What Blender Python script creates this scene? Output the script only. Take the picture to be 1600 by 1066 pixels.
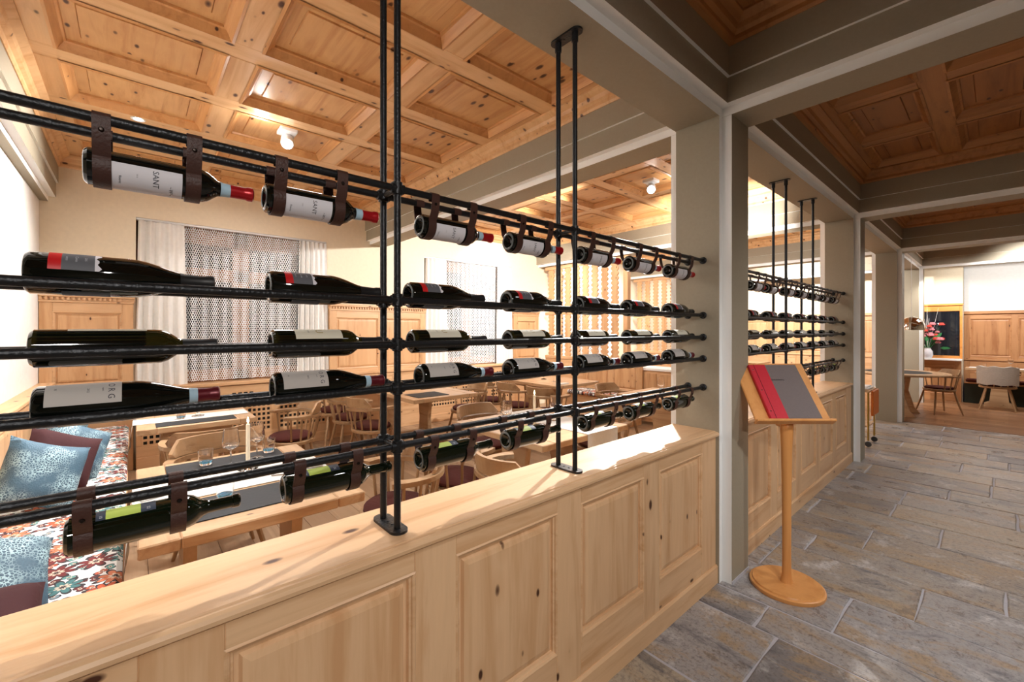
import bpy, bmesh, math, random
from math import sin, cos, pi, radians as R
from mathutils import Vector, Matrix
C = bpy.context.scene.collection
for o in list(bpy.data.objects): bpy.data.objects.remove(o)
random.seed(4)
H = 1.5
# ------------------------------------------------------------ camera
cd = bpy.data.cameras.new('camera'); cam = bpy.data.objects.new('camera', cd); C.objects.link(cam)
cam.location = (0, 0, H); cam.rotation_euler = (R(90), 0, R(48.6))
cd.sensor_width = 36; cd.lens = 36*671/1600; cd.shift_y = -17/1600; cd.clip_start = .02
S = bpy.context.scene; S.camera = cam
# ------------------------------------------------------------ world + exposure
W = bpy.data.worlds.new('world'); S.world = W; W.use_nodes = True
W.node_tree.nodes['Background'].inputs[0].default_value = (.010, .014, .03, 1)
W.node_tree.nodes['Background'].inputs[1].default_value = 1
S.view_settings.view_transform = 'Standard'; S.view_settings.look = 'None'
S.view_settings.gamma = 1; S.view_settings.use_curve_mapping = False
S.view_settings.exposure = 0.0
# ------------------------------------------------------------ lights: visible fittings plus unseen added lamps
def lamp(kind, loc, power, col=(1, .9, .78), size=.1, rot=(0, 0, 0), spot=120, blend=.6):
    l = bpy.data.lights.new(kind.lower()+'_light', kind); l.energy = power; l.color = col
    if kind == 'AREA': l.size = size
    else: l.shadow_soft_size = size
    if kind == 'SPOT': l.spot_size = R(spot); l.spot_blend = blend
    o = bpy.data.objects.new(kind.lower()+'_light', l); C.objects.link(o); o.location = loc; o.rotation_euler = rot
    return o
def aim(o, p):
    o.rotation_euler = (Vector(p)-o.location).to_track_quat('-Z', 'Y').to_euler()
WARM = (1, .975, .945); COOL = (.93, .96, 1)
# dining room, four bays: unseen soft fills added under the ceiling, then spots
for (x, y, p) in ((-3.4, .9, 17), (-5.1, 1.0, 13), (-3.0, 4.5, 22), (-5.0, 4.5, 24), (-3.4, 7.8, 30), (-5.2, 7.9, 30), (-3.4, 10.9, 45), (-5.2, 11, 40)):
    lamp('AREA', (x, y, 3.05), p, WARM, .7)
for (a, b, p, sp) in (((-4.2, 1.02, 3.06), (-4.3, -.69, 1.9), 330, 95), ((-2.3, .9, 3.0), (-2.4, -.69, 1.7), 220, 95), ((-4.6, .5, 3.1), (-3.6, .5, .7), 110, 70), ((-3.0, 1.0, 3.1), (-2.6, 1.0, .7), 60, 80),
                      ((-2.75, 4.3, 3.0), (-6.2, 3.2, 2.1), 620, 75), ((-4.1, 4.6, 3.0), (-6.2, 5.7, 2.0), 330, 85), ((-4.6, 7.6, 3.0), (-6.2, 7.9, 1.9), 420, 100), ((-3.4, 7.0, 3.0), (-5.0, 9.4, 1.9), 160, 80),
                      ((-3.9, 5.0, 3.0), (-4.9, 6.28, 1.8), 90, 90), ((-2.2, 5.3, 2.2), (-2.6, 6.14, 2.95), 330, 100), ((-3.2, 10.6, 3.0), (-3.0, 13, 2.2), 560, 110), ((-2.66, 4.45, 3.02), (-1.25, 1.9, .9), 900, 42)):
    aim(lamp('SPOT', a, p, WARM, .04, spot=sp), b)  # few have a fitting; the others are unseen spots, some added to brighten walls
# spotlights graze the wood ceiling beside them
lamp('POINT', (-4.05, .80, 3.14), 5, WARM, .03)
lamp('POINT', (-2.45, 4.75, 3.1), 5, WARM, .03)
# corridor: unseen spots added to brighten the floor, without fittings
for (x, y, p, q) in ((1.1, -1.0, 115, 120), (.7, 1.6, 105, 105), (.5, 4.5, 85, 100), (.5, 7.7, 55, 100)):
    aim(lamp('SPOT', (x, y, 3.0), p, COOL, .12, spot=q), (x-.4, y+.2, 0))
aim(lamp('SPOT', (1.7, -.4, 2.7), 185, (1, .95, .90), .10, spot=80), (-1.1, 1.2, .6))  # unseen side spots, this and the next, added to brighten the half walls
aim(lamp('SPOT', (1.7, 3.0, 2.7), 80, (1, .95, .90), .10, spot=80), (-1.1, 4.4, .5))
# far room
lamp('AREA', (.1, 11.2, 2.95), 50, WARM, .7)
aim(lamp('SPOT', (.5, 11.6, 2.7), 130, (1, .98, .96), .05, spot=110), (.3, 13.4, 2.3))
aim(lamp('SPOT', (-.7, 12.0, 2.6), 60, (1, .95, .9), .05, spot=110), (-.9, 13.0, 1.4))

# ------------------------------------------------------------ materials
def lin(r, g, b):
    f = lambda c: (c/255/12.92) if c/255 <= .04045 else ((c/255+.055)/1.055)**2.4
    return (f(r), f(g), f(b), 1)
class NT:
    def __init__(s, name):
        s.m = bpy.data.materials.new(name); s.m.use_nodes = True; s.t = s.m.node_tree; s.b = s.t.nodes['Principled BSDF']
    def n(s, typ, **k):
        nd = s.t.nodes.new(typ)
        for a, v in k.items():
            if a.startswith('i_'):
                key = a[2:]; key = int(key) if key.isdigit() else key.replace('_', ' ')
                nd.inputs[key].default_value = v
            else: setattr(nd, a, v)
        return nd
    def l(s, a, b): s.t.links.new(a, b)
    def ramp(s, fac, stops, interp='LINEAR'):
        r = s.n('ShaderNodeValToRGB'); r.color_ramp.interpolation = interp
        e = r.color_ramp.elements
        while len(e) < len(stops): e.new(.5)
        for q, (p, c) in zip(e, stops): q.position = p; q.color = c
        s.l(fac, r.inputs[0]); return r.outputs[0]
    def mix(s, fac, a, b, mode='MIX'):
        m = s.n('ShaderNodeMix', data_type='RGBA', blend_type=mode)
        for v, k in ((fac, 0), (a, 6), (b, 7)):
            if hasattr(v, 'is_linked'): s.l(v, m.inputs[k])
            else: m.inputs[k].default_value = v
        return m.outputs[2]
    def math(s, op, a, b=0, c=None):
        m = s.n('ShaderNodeMath', operation=op)
        for v, k in ((a, 0), (b, 1), (c, 2)):
            if v is None: continue
            if hasattr(v, 'is_linked'): s.l(v, m.inputs[k])
            else: m.inputs[k].default_value = v
        return m.outputs[0]
    def coord(s, scale=(1, 1, 1), rnd=13.0):
        tc = s.n('ShaderNodeTexCoord'); oi = s.n('ShaderNodeObjectInfo')
        k = s.math('MULTIPLY', oi.outputs['Random'], rnd)
        cx = s.n('ShaderNodeCombineXYZ')
        for i in range(3): s.l(k, cx.inputs[i])
        v = s.n('ShaderNodeVectorMath', operation='ADD'); s.l(tc.outputs['Object'], v.inputs[0]); s.l(cx.outputs[0], v.inputs[1])
        m = s.n('ShaderNodeMapping', i_Scale=scale); s.l(v.outputs[0], m.inputs[0])
        return m.outputs[0], oi.outputs['Random'], tc.outputs['Object']
    def bump(s, h, st=.1, d=.01):
        b = s.n('ShaderNodeBump', i_Strength=st, i_Distance=d); s.l(h, b.inputs['Height']); s.l(b.outputs[0], s.b.inputs['Normal'])
def plain(name, col, rough=.5, metal=0, trans=0, coat=0, ior=1.45, noise=0, **k):
    t = NT(name); b = t.b; b.inputs['Base Color'].default_value = col; b.inputs['Roughness'].default_value = rough
    b.inputs['Metallic'].default_value = metal; b.inputs['Transmission Weight'].default_value = trans
    b.inputs['Coat Weight'].default_value = coat; b.inputs['IOR'].default_value = ior
    if noise:
        v, r, o = t.coord()
        nz = t.n('ShaderNodeTexNoise', i_Scale=noise, i_Detail=5); t.l(v, nz.inputs['Vector'])
        t.bump(nz.outputs[0], k.get('st', .15), .01)
        c2 = tuple(c*.86 for c in col[:3])+(1,)
        t.l(t.mix(nz.outputs[0], col, c2), b.inputs['Base Color'])
    return t.m
def emis(name, col, st):
    t = NT(name); t.b.inputs['Base Color'].default_value = (0, 0, 0, 1)
    t.b.inputs['Emission Color'].default_value = col; t.b.inputs['Emission Strength'].default_value = st
    return t.m
def pine(name, light, dark, axis, knots=.5, rough=.42, kcol=lin(74, 38, 18), vary=.12, kmin=.055):
    t = NT(name); al = 1.1; ac = 13
    v, rnd, ob = t.coord(tuple(al if i == axis else ac for i in range(3)))
    nz = t.n('ShaderNodeTexNoise', i_Scale=1.0, i_Detail=5, i_Roughness=.6, i_Distortion=.6); t.l(v, nz.inputs['Vector'])
    c = t.ramp(nz.outputs[0], [(.32, dark), (.50, light), (.72, tuple(min(1, q*1.08) for q in light[:3])+(1,))])
    f = t.n('ShaderNodeTexNoise', i_Scale=7.0, i_Detail=2); t.l(v, f.inputs['Vector'])
    c = t.mix(t.math('MULTIPLY', f.outputs[0], .35), c, dark)
    # broad boards glued edge to edge differ a little in tone
    v2, _, _ = t.coord(tuple(.05 if i == axis else 6.5 for i in range(3)))
    wn = t.n('ShaderNodeTexVoronoi', i_Scale=1.0, i_Randomness=.6); t.l(v2, wn.inputs['Vector'])
    sp = t.n('ShaderNodeSeparateColor'); t.l(wn.outputs['Color'], sp.inputs[0])
    c = t.mix(t.math('MULTIPLY', sp.outputs[0], vary*2), c, dark)
    c = t.mix(t.math('MULTIPLY', rnd, vary*1.5), c, dark)
    if knots:
        kv, _, _ = t.coord(tuple(5.5 if i == axis else 11.0 for i in range(3)), 17)
        ks = t.n('ShaderNodeTexVoronoi', i_Scale=1.0); t.l(kv, ks.inputs['Vector'])
        sc = t.n('ShaderNodeSeparateColor'); t.l(ks.outputs['Color'], sc.inputs[0])
        on = t.math('LESS_THAN', sc.outputs[1], knots)
        sz = t.math('MULTIPLY_ADD', sc.outputs[2], .11, kmin)
        d = t.math('DIVIDE', ks.outputs['Distance'], sz)
        core = t.ramp(d, [(.55, (1, 1, 1, 1)), (.8, (.55,)*3+(1,)), (1, (0, 0, 0, 1))])
        halo = t.ramp(t.math('MULTIPLY', d, .33), [(.25, (1, 1, 1, 1)), (1, (0, 0, 0, 1))])
        c = t.mix(t.math('MULTIPLY', t.math('MULTIPLY', halo, .4), on), c, dark)
        c = t.mix(t.math('MULTIPLY', core, on), c, kcol)
    t.l(c, t.b.inputs['Base Color']); t.b.inputs['Roughness'].default_value = rough
    t.bump(f.outputs[0], .05, .004)
    return t.m
PL, PD = lin(230, 192, 150), lin(204, 156, 110)
OL, OD = lin(226, 186, 138), lin(200, 150, 100)
pineX, pineY, pineZ = (pine('pale_pine_'+a, PL, PD, i) for i, a in enumerate(('long', 'rail', 'upright')))
ceilX = pine('honey_pine_cross', OL, OD, 0, .95, kmin=.11); ceilY = pine('honey_pine_along', OL, OD, 1, .95, kmin=.11)
ceilM = pine('honey_pine_moulding', lin(214, 160, 104), lin(184, 128, 74), 0, .6)
ceilP = pine('honey_pine_panel', lin(216, 170, 116), lin(186, 132, 80), 0, 1.1, kmin=.13)
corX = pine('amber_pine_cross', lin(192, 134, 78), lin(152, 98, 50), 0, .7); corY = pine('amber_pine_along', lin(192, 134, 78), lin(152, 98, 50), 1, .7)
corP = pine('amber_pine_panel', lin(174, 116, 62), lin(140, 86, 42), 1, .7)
wainY = pine('wainscot_rail', lin(218, 178, 136), lin(188, 142, 98), 1, .5); wainZ = pine('wainscot_upright', lin(214, 172, 128), lin(184, 136, 90), 2, .5)
wainX = pine('wainscot_cross', lin(218, 178, 136), lin(188, 142, 98), 0, .5)
darkX = pine('far_wainscot_cross', lin(200, 150, 104), lin(166, 110, 70), 0, .5); darkZ = pine('far_wainscot_upright', lin(196, 144, 98), lin(160, 106, 66), 2, .5)
oakX = pine('oak_floor', lin(186, 158, 128), lin(140, 112, 86), 0, .15, .38, vary=.35)
oakD = pine('brown_floor', lin(186, 142, 104), lin(128, 88, 58), 0, .1, .3, vary=.5)
tabY = pine('table_pine', lin(214, 180, 142), lin(180, 140, 100), 1, .3, .35)
tabX = pine('table_pine_cross', lin(208, 174, 136), lin(172, 132, 94), 0, .3, .35)
chairM = pine('chair_wood', lin(180, 146, 108), lin(144, 108, 74), 0, .12, .4)
chairZ = pine('chair_wood_upright', lin(180, 146, 108), lin(144, 108, 74), 2, 0, .4)
beech = pine('lectern_beech', lin(228, 164, 98), lin(210, 142, 78), 2, 0, .35)
taupe = plain('taupe_paint', lin(160, 150, 130), .6, noise=60, st=.05)
white = plain('white_paint', lin(242, 242, 240), .5)
cream = plain('cream_plaster', lin(238, 224, 198), .8, noise=25, st=.08)
whitew = plain('white_plaster', lin(244, 242, 238), .8, noise=20, st=.12)
steel = plain('black_steel_pipe', lin(52, 53, 55), .38, .75, noise=120, st=.25)
leather = plain('brown_leather', lin(70, 42, 34), .5, noise=200, st=.2)
rivetM = plain('dark_rivet', lin(48, 40, 36), .35, .8)
glassB = plain('black_wine_glass', (.003, .004, .003, 1), .05, coat=.3)
glassG = plain('green_wine_glass', (.004, .007, .003, 1), .05, coat=.3)
glassO = plain('olive_wine_glass', (.022, .019, .004, 1), .05, coat=.3)
punt = plain('bottle_foot_glass', (.10, .11, .11, 1), .15, coat=.5)
capRed = plain('red_capsule', lin(176, 24, 32), .3, .3); capWine = plain('wine_red_capsule', lin(104, 28, 38), .35, .3)
capBlk = plain('black_capsule', lin(26, 26, 28), .45)
bandM = plain('pale_blue_seal', lin(176, 206, 224), .5)
labW = plain('white_label_paper', lin(226, 224, 230), .7); labC = plain('cream_label_paper', lin(232, 226, 206), .7)
labG = plain('light_grey_label_paper', lin(196, 190, 184), .7); labD = plain('slate_label_paper', lin(96, 98, 104), .6)
labR = plain('red_label_paper', lin(206, 30, 34), .45); labN = plain('navy_label_paper', lin(42, 52, 70), .5); labY = plain('lime_label_paper', lin(176, 196, 84), .6)
ink = plain('dark_ink', lin(60, 60, 70), .7); inkW = plain('pale_ink', lin(200, 204, 210), .7); inkG = plain('gold_ink', lin(176, 150, 84), .6)
burg = plain('burgundy_cushion_fabric', lin(80, 28, 20), .9, noise=40, st=.4)
velvet = plain('plum_velvet', lin(70, 34, 38), .85, noise=30, st=.3)
napk = plain('white_linen', lin(236, 234, 230), .85, noise=50, st=.2)
slate = plain('slate_grey_placemat', lin(42, 44, 48), .7, noise=40, st=.1)
clear = plain('clear_glass', (1, 1, 1, 1), .02, trans=1, ior=1.45)
blueg = plain('blue_tinted_glass', lin(120, 200, 240), .03, trans=.85, ior=1.45)
wax = plain('ivory_wax', lin(244, 236, 214), .5)
flame = emis('candle_flame', (1, .72, .35, 1), 22)
lens = emis('spotlight_lens', (1, .97, .92, 1), 45)
shell = plain('white_lamp_shell', lin(225, 225, 225), .4)
chrome = plain('chrome', (.85, .82, .78, 1), .08, 1)
linen = plain('grey_beige_linen', lin(240, 238, 234), .85, noise=30, st=.2)
winwood = plain('window_frame_wood', lin(150, 100, 66), .5)
night = plain('dark_window_glass', (.006, .009, .016, 1), .04, coat=1)
brass = plain('brass', lin(200, 168, 90), .3, .9)
orangeL = plain('orange_leather', lin(202, 104, 34), .45)
rubber = plain('grey_rubber', lin(60, 58, 56), .5)
redM = plain('red_folder_leather', lin(204, 40, 56), .5, noise=90, st=.1); greyM = plain('grey_folder_cloth', lin(120, 108, 106), .7, noise=120, st=.3)
inkM = plain('folder_print', lin(66, 54, 54), .7)
darkgreen = plain('dark_green_bench_base', lin(38, 44, 34), .6)
mortar = plain('grey_mortar', lin(190, 186, 190), .9, noise=60, st=.3)
black = plain('black_void', lin(24, 20, 16), .9)
def stoneM():
    t = NT('natural_stone')
    v, rnd, ob = t.coord((1, 1, 1), 40)
    v2, _, _ = t.coord((.8, 2.0, 1), 31)
    a = t.n('ShaderNodeTexNoise', i_Scale=2.2, i_Detail=10, i_Roughness=.72, i_Distortion=.8); t.l(v2, a.inputs['Vector'])
    b = t.n('ShaderNodeTexNoise', i_Scale=60, i_Detail=6, i_Roughness=.8); t.l(v, b.inputs['Vector'])
    d = t.n('ShaderNodeTexNoise', i_Scale=5, i_Detail=8, i_Roughness=.75, i_Distortion=.3); t.l(v, d.inputs['Vector'])
    tone = t.ramp(rnd, [(0, lin(160, 156, 156)), (.3, lin(168, 156, 142)), (.5, lin(132, 130, 134)), (.7, lin(178, 164, 144)), (.85, lin(152, 138, 124)), (1, lin(116, 118, 124))])
    c = t.mix(t.ramp(a.outputs[0], [(.50, (0, 0, 0, 1)), (.60, (.9,)*3+(1,))]), tone, lin(168, 142, 110))
    c = t.mix(t.ramp(a.outputs[0], [(.36, (.9,)*3+(1,)), (.46, (0, 0, 0, 1))]), c, lin(92, 92, 98))
    c = t.mix(t.ramp(d.outputs[0], [(.54, (0, 0, 0, 1)), (.68, (.8,)*3+(1,))]), c, lin(206, 202, 200))
    c = t.mix(t.ramp(d.outputs[0], [(.34, (.7,)*3+(1,)), (.44, (0, 0, 0, 1))]), c, lin(120, 104, 92))
    c = t.mix(t.ramp(b.outputs[0], [(.38, (.6,)*3+(1,)), (.5, (0, 0, 0, 1))]), c, lin(84, 78, 76))
    t.l(c, t.b.inputs['Base Color'])
    t.l(t.ramp(d.outputs[0], [(.3, (.22,)*3+(1,)), (.7, (.45,)*3+(1,))]), t.b.inputs['Roughness'])
    h = t.math('MULTIPLY_ADD', d.outputs[0], 1.6, b.outputs[0]); t.bump(h, .30, .010)
    return t.m
stone = stoneM()
def floralM():
    t = NT('floral_print_fabric'); tc = t.n('ShaderNodeTexCoord')
    col = None; base = lin(232, 234, 234)
    def layer(scale, off, pet, r0, amp, ramp, base, lobes):
        m = t.n('ShaderNodeMapping', i_Location=off, i_Scale=(1, 1, 0)); t.l(tc.outputs['Object'], m.inputs[0])
        v = t.n('ShaderNodeTexVoronoi', i_Scale=scale, i_Randomness=.75, voronoi_dimensions='2D'); t.l(m.outputs[0], v.inputs['Vector'])
        sv = t.n('ShaderNodeVectorMath', operation='SCALE'); sv.inputs['Scale'].default_value = scale; t.l(m.outputs[0], sv.inputs[0])
        sp_ = t.n('ShaderNodeVectorMath', operation='SCALE'); sp_.inputs['Scale'].default_value = scale; t.l(v.outputs['Position'], sp_.inputs[0])
        d = t.n('ShaderNodeVectorMath', operation='SUBTRACT'); t.l(sv.outputs[0], d.inputs[0]); t.l(sp_.outputs[0], d.inputs[1])
        s = t.n('ShaderNodeSeparateXYZ'); t.l(d.outputs[0], s.inputs[0])
        cs = t.n('ShaderNodeSeparateColor'); t.l(v.outputs['Color'], cs.inputs[0])
        ang = t.math('ARCTAN2', s.outputs[1], s.outputs[0])
        ang = t.math('ADD', ang, t.math('MULTIPLY', cs.outputs[2], 6.3))
        pt = t.math('ABSOLUTE', t.math('COSINE', t.math('MULTIPLY', ang, lobes)))
        rr = t.math('MULTIPLY_ADD', pt, amp, r0)
        q = t.math('DIVIDE', v.outputs['Distance'], rr)
        inside = t.math('LESS_THAN', q, 1.0)
        c1 = t.ramp(cs.outputs[0], ramp, 'CONSTANT')
        rim = t.math('GREATER_THAN', q, .78)
        c1 = t.mix(rim, c1, lin(52, 44, 50))
        core = t.math('LESS_THAN', q, .35)
        c1 = t.mix(core, c1, lin(214, 196, 176))
        c1 = t.mix(t.math('LESS_THAN', q, .18), c1, lin(60, 46, 50))
        return t.mix(inside, base, c1)
    base = layer(16, (.3, .7, 0), 2, .13, .32, [(0, lin(96, 150, 146)), (.35, lin(98, 34, 36)), (.6, lin(120, 140, 150)), (.8, lin(180, 84, 58))], base, 1)
    base = layer(6.5, (0, 0, 0), 4, .22, .26, [(0, lin(196, 92, 58)), (.35, lin(112, 38, 40)), (.55, lin(70, 120, 122)), (.75, lin(206, 120, 84))], base, 4)
    t.l(base, t.b.inputs['Base Color']); t.b.inputs['Roughness'].default_value = .8
    return t.m
floral = floralM()
def damaskM():
    t = NT('blue_damask_fabric'); v, r, o = t.coord()
    a = t.n('ShaderNodeTexVoronoi', i_Scale=95, feature='DISTANCE_TO_EDGE'); t.l(v, a.inputs['Vector'])
    b = t.n('ShaderNodeTexNoise', i_Scale=6, i_Detail=3); t.l(v, b.inputs['Vector'])
    m = t.math('LESS_THAN', a.outputs['Distance'], .11)
    m = t.math('MULTIPLY', m, t.ramp(b.outputs[0], [(.42, (0, 0, 0, 1)), (.55, (1, 1, 1, 1))]))
    c = t.mix(b.outputs[0], lin(84, 122, 144), lin(48, 66, 84))
    t.l(t.mix(m, c, lin(170, 204, 214)), t.b.inputs['Base Color']); t.b.inputs['Roughness'].default_value = .6
    t.bump(a.outputs['Distance'], .3, .01)
    return t.m
damask = damaskM()
def netM():
    t = NT('white_net_curtain'); tc = t.n('ShaderNodeTexCoord'); s = t.n('ShaderNodeSeparateXYZ'); t.l(tc.outputs['Object'], s.inputs[0])
    y = t.math('MULTIPLY', s.outputs[1], 1/.021); z = t.math('MULTIPLY', s.outputs[2], 2*pi/.052)
    nz = t.n('ShaderNodeTexNoise', i_Scale=9); t.l(tc.outputs['Object'], nz.inputs['Vector'])
    y = t.math('ADD', y, t.math('MULTIPLY', nz.outputs[0], 1.2))
    w = t.math('MULTIPLY', t.math('SINE', z), .27)
    def thr(sgn):
        k = t.math('FRACT', t.math('MULTIPLY_ADD', w, sgn, t.math('ADD', y, .25 if sgn > 0 else -.25)))
        return t.math('LESS_THAN', t.math('ABSOLUTE', t.math('SUBTRACT', k, .5)), .18)
    m = t.math('MAXIMUM', thr(1), thr(-1))
    t.b.inputs['Base Color'].default_value = lin(244, 244, 244); t.b.inputs['Roughness'].default_value = .9
    t.l(m, t.b.inputs['Alpha'])
    return t.m
net = netM()

# ------------------------------------------------------------ mesh builder
class MB:
    def __init__(s): s.v = []; s.f = []; s.mi = []; s.sm = []
    def add(s, vs, fs, mi=0, smooth=False):
        b = len(s.v); s.v += [tuple(v) for v in vs]
        for f in fs: s.f.append(tuple(b+i for i in f)); s.mi.append(mi); s.sm.append(smooth)
        return s
    def box(s, x0, x1, y0, y1, z0, z1, b=0, mi=0):
        if x0 > x1: x0, x1 = x1, x0
        if y0 > y1: y0, y1 = y1, y0
        if z0 > z1: z0, z1 = z1, z0
        if b <= 0:
            vs = [(x, y, z) for z in (z0, z1) for y in (y0, y1) for x in (x0, x1)]
            return s.add(vs, [(0, 2, 3, 1), (4, 5, 7, 6), (0, 1, 5, 4), (2, 6, 7, 3), (0, 4, 6, 2), (1, 3, 7, 5)], mi)
        b = min(b, (x1-x0)*.45, (y1-y0)*.45, (z1-z0)*.45)
        vs = []; idx = {}
        for i, (X, sx) in enumerate(((x0, 1), (x1, -1))):
            for j, (Y, sy) in enumerate(((y0, 1), (y1, -1))):
                for k, (Z, sz) in enumerate(((z0, 1), (z1, -1))):
                    for a in range(3):
                        p = [X+sx*b, Y+sy*b, Z+sz*b]; p[a] = (X, Y, Z)[a]
                        idx[i, j, k, a] = len(vs); vs.append(tuple(p))
        fs = []
        for a in range(3):
            o1, o2 = [q for q in range(3) if q != a]
            for sd in (0, 1):
                q = []
                for (m, n) in ((0, 0), (1, 0), (1, 1), (0, 1)):
                    c = [0, 0, 0]; c[a] = sd; c[o1] = m; c[o2] = n; q.append(idx[c[0], c[1], c[2], a])
                fs.append(q)
            for m in (0, 1):
                for n in (0, 1):
                    c0 = [0, 0, 0]; c0[o1] = m; c0[o2] = n; c1 = list(c0); c1[a] = 1
                    fs.append([idx[c0[0], c0[1], c0[2], o1], idx[c1[0], c1[1], c1[2], o1], idx[c1[0], c1[1], c1[2], o2], idx[c0[0], c0[1], c0[2], o2]])
        for i in (0, 1):
            for j in (0, 1):
                for k in (0, 1): fs.append([idx[i, j, k, 0], idx[i, j, k, 1], idx[i, j, k, 2]])
        s.fix = True
        return s.add(vs, fs, mi)
    def tube(s, pts, r, n=8, mi=0, cap=True, up=(0, 0, 1)):
        pts = [Vector(p) for p in pts]; rs = r if isinstance(r, (list, tuple)) else [r]*len(pts)
        vs = []; prev = None
        for i, p in enumerate(pts):
            d = (pts[min(i+1, len(pts)-1)]-pts[max(i-1, 0)]).normalized()
            a = prev if prev is not None else (Vector(up) if abs(d.dot(Vector(up))) < .95 else Vector((1, 0, 0)))
            a = (a-d*a.dot(d)).normalized(); prev = a; b = d.cross(a)
            vs += [p+(a*cos(2*pi*k/n)+b*sin(2*pi*k/n))*rs[i] for k in range(n)]
        fs = [(i*n+k, i*n+(k+1) % n, (i+1)*n+(k+1) % n, (i+1)*n+k) for i in range(len(pts)-1) for k in range(n)]
        s.add(vs, fs, mi, True)
        if cap: s.add(vs[:n], [tuple(range(n))[::-1]], mi); s.add(vs[-n:], [tuple(range(n))], mi)
        return s
    def ribbon(s, pts, w, th, side, mi=0):
        """flat band of width w along side, thickness th, following pts"""
        pts = [Vector(p) for p in pts]; side = Vector(side).normalized(); vs = []
        for i, p in enumerate(pts):
            d = (pts[min(i+1, len(pts)-1)]-pts[max(i-1, 0)]).normalized(); nn = d.cross(side).normalized()
            vs += [p+side*w/2+nn*th/2, p-side*w/2+nn*th/2, p-side*w/2-nn*th/2, p+side*w/2-nn*th/2]
        fs = [(i*4+k, i*4+(k+1) % 4, (i+1)*4+(k+1) % 4, (i+1)*4+k) for i in range(len(pts)-1) for k in range(4)]
        m = len(pts)-1; fs += [(3, 2, 1, 0), (m*4, m*4+1, m*4+2, m*4+3)]
        return s.add(vs, fs, mi, True)
    def lathe(s, prof, n=24, axis=2, c=(0, 0, 0), mi=0, smooth=True, a0=0, a1=2*pi):
        full = abs(a1-a0-2*pi) < 1e-6; m = n if full else n+1; vs = []
        for (r, h) in prof:
            for k in range(m):
                a = a0+(a1-a0)*k/n; p = [0, 0, 0]
                if axis == 2: p = [r*cos(a), r*sin(a), h]
                elif axis == 1: p = [r*cos(a), h, r*sin(a)]
                else: p = [h, r*cos(a), r*sin(a)]
                vs.append((p[0]+c[0], p[1]+c[1], p[2]+c[2]))
        fs = []
        for i in range(len(prof)-1):
            for k in range(n):
                k2 = (k+1) % m if full else k+1
                fs.append((i*m+k, i*m+k2, (i+1)*m+k2, (i+1)*m+k))
        return s.add(vs, fs, mi, smooth)
    def prism(s, poly, a, b, axis=2, mi=0, emi=None):
        """poly extruded along axis from a to b; poly coords are the other two axes in order"""
        def P(p, h):
            q = list(p); q.insert(axis, h); return tuple(q)
        n = len(poly); vs = [P(p, a) for p in poly]+[P(p, b) for p in poly]
        for k in range(n):
            m = emi[k] if emi else mi
            s.add([vs[k], vs[(k+1) % n], vs[n+(k+1) % n], vs[n+k]], [(0, 1, 2, 3)], m)
        s.add(vs[:n], [tuple(range(n))], mi); s.add(vs[n:], [tuple(range(n))[::-1]], mi)
        return s
    def mesh(s, name, mats):
        me = bpy.data.meshes.new(name); me.from_pydata(s.v, [], s.f)
        mats = mats if isinstance(mats, (list, tuple)) else [mats]
        for m in mats: me.materials.append(m)
        me.polygons.foreach_set('material_index', s.mi); me.polygons.foreach_set('use_smooth', s.sm)
        bm = bmesh.new(); bm.from_mesh(me); bmesh.ops.remove_doubles(bm, verts=bm.verts, dist=1e-5)
        bmesh.ops.recalc_face_normals(bm, faces=bm.faces); bm.to_mesh(me); bm.free(); me.update()
        if any(s.sm): me.set_sharp_from_angle(angle=R(40))
        return me
    def build(s, name, mats, parent=None, loc=(0, 0, 0), rot=(0, 0, 0)):
        return put(name, s.mesh(name, mats), parent, loc, rot)
def put(name, me, parent=None, loc=(0, 0, 0), rot=(0, 0, 0), sc=None):
    o = bpy.data.objects.new(name, me); C.objects.link(o); o.parent = parent; o.location = loc; o.rotation_euler = rot
    if sc: o.scale = sc
    return o
def tag(o, label=None, cat=None, group=None, kind=None):
    for k, v in (('label', label), ('category', cat), ('group', group), ('kind', kind)):
        if v: o[k] = v
    return o
def thing(name, label, cat, loc=(0, 0, 0), rz=0, group=None):
    o = bpy.data.objects.new(name, None); C.objects.link(o); o.location = loc; o.rotation_euler = (0, 0, rz); o.empty_display_size = .05
    return tag(o, label, cat, group)
def struct(name, label=None, cat='structure'):
    o = bpy.data.objects.new(name, None); C.objects.link(o); o.empty_display_size = .05
    return tag(o, label, cat, None, 'structure')
def dup(root, loc, rz=0, label=None, group=None):
    r = root.copy(); C.objects.link(r); r.location = loc; r.rotation_euler = (0, 0, rz)
    if label: r['label'] = label
    if group: r['group'] = group
    for ch in list(root.children):
        c = ch.copy(); C.objects.link(c); c.parent = r
        for g in list(ch.children):
            d = g.copy(); C.objects.link(d); d.parent = c
    return r
def text_mesh(txt, size, mat, wrap=None, rot=None):
    """flat lettering; wrap=(radius, theta, y) lays it on a bottle whose axis is Y"""
    cu = bpy.data.curves.new('lettering', 'FONT'); cu.body = txt; cu.size = size; cu.align_x = 'CENTER'; cu.align_y = 'CENTER'; cu.resolution_u = 2
    ob = bpy.data.objects.new('lettering', cu); C.objects.link(ob)
    dg = bpy.context.evaluated_depsgraph_get(); me = bpy.data.meshes.new_from_object(ob.evaluated_get(dg))
    bpy.data.objects.remove(ob); me.materials.clear(); me.materials.append(mat)
    if wrap:
        r, th, y = wrap
        for v in me.vertices:
            a = th-v.co.x/r; v.co = (r*cos(a), y+v.co.y, r*sin(a))
    return me

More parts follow.
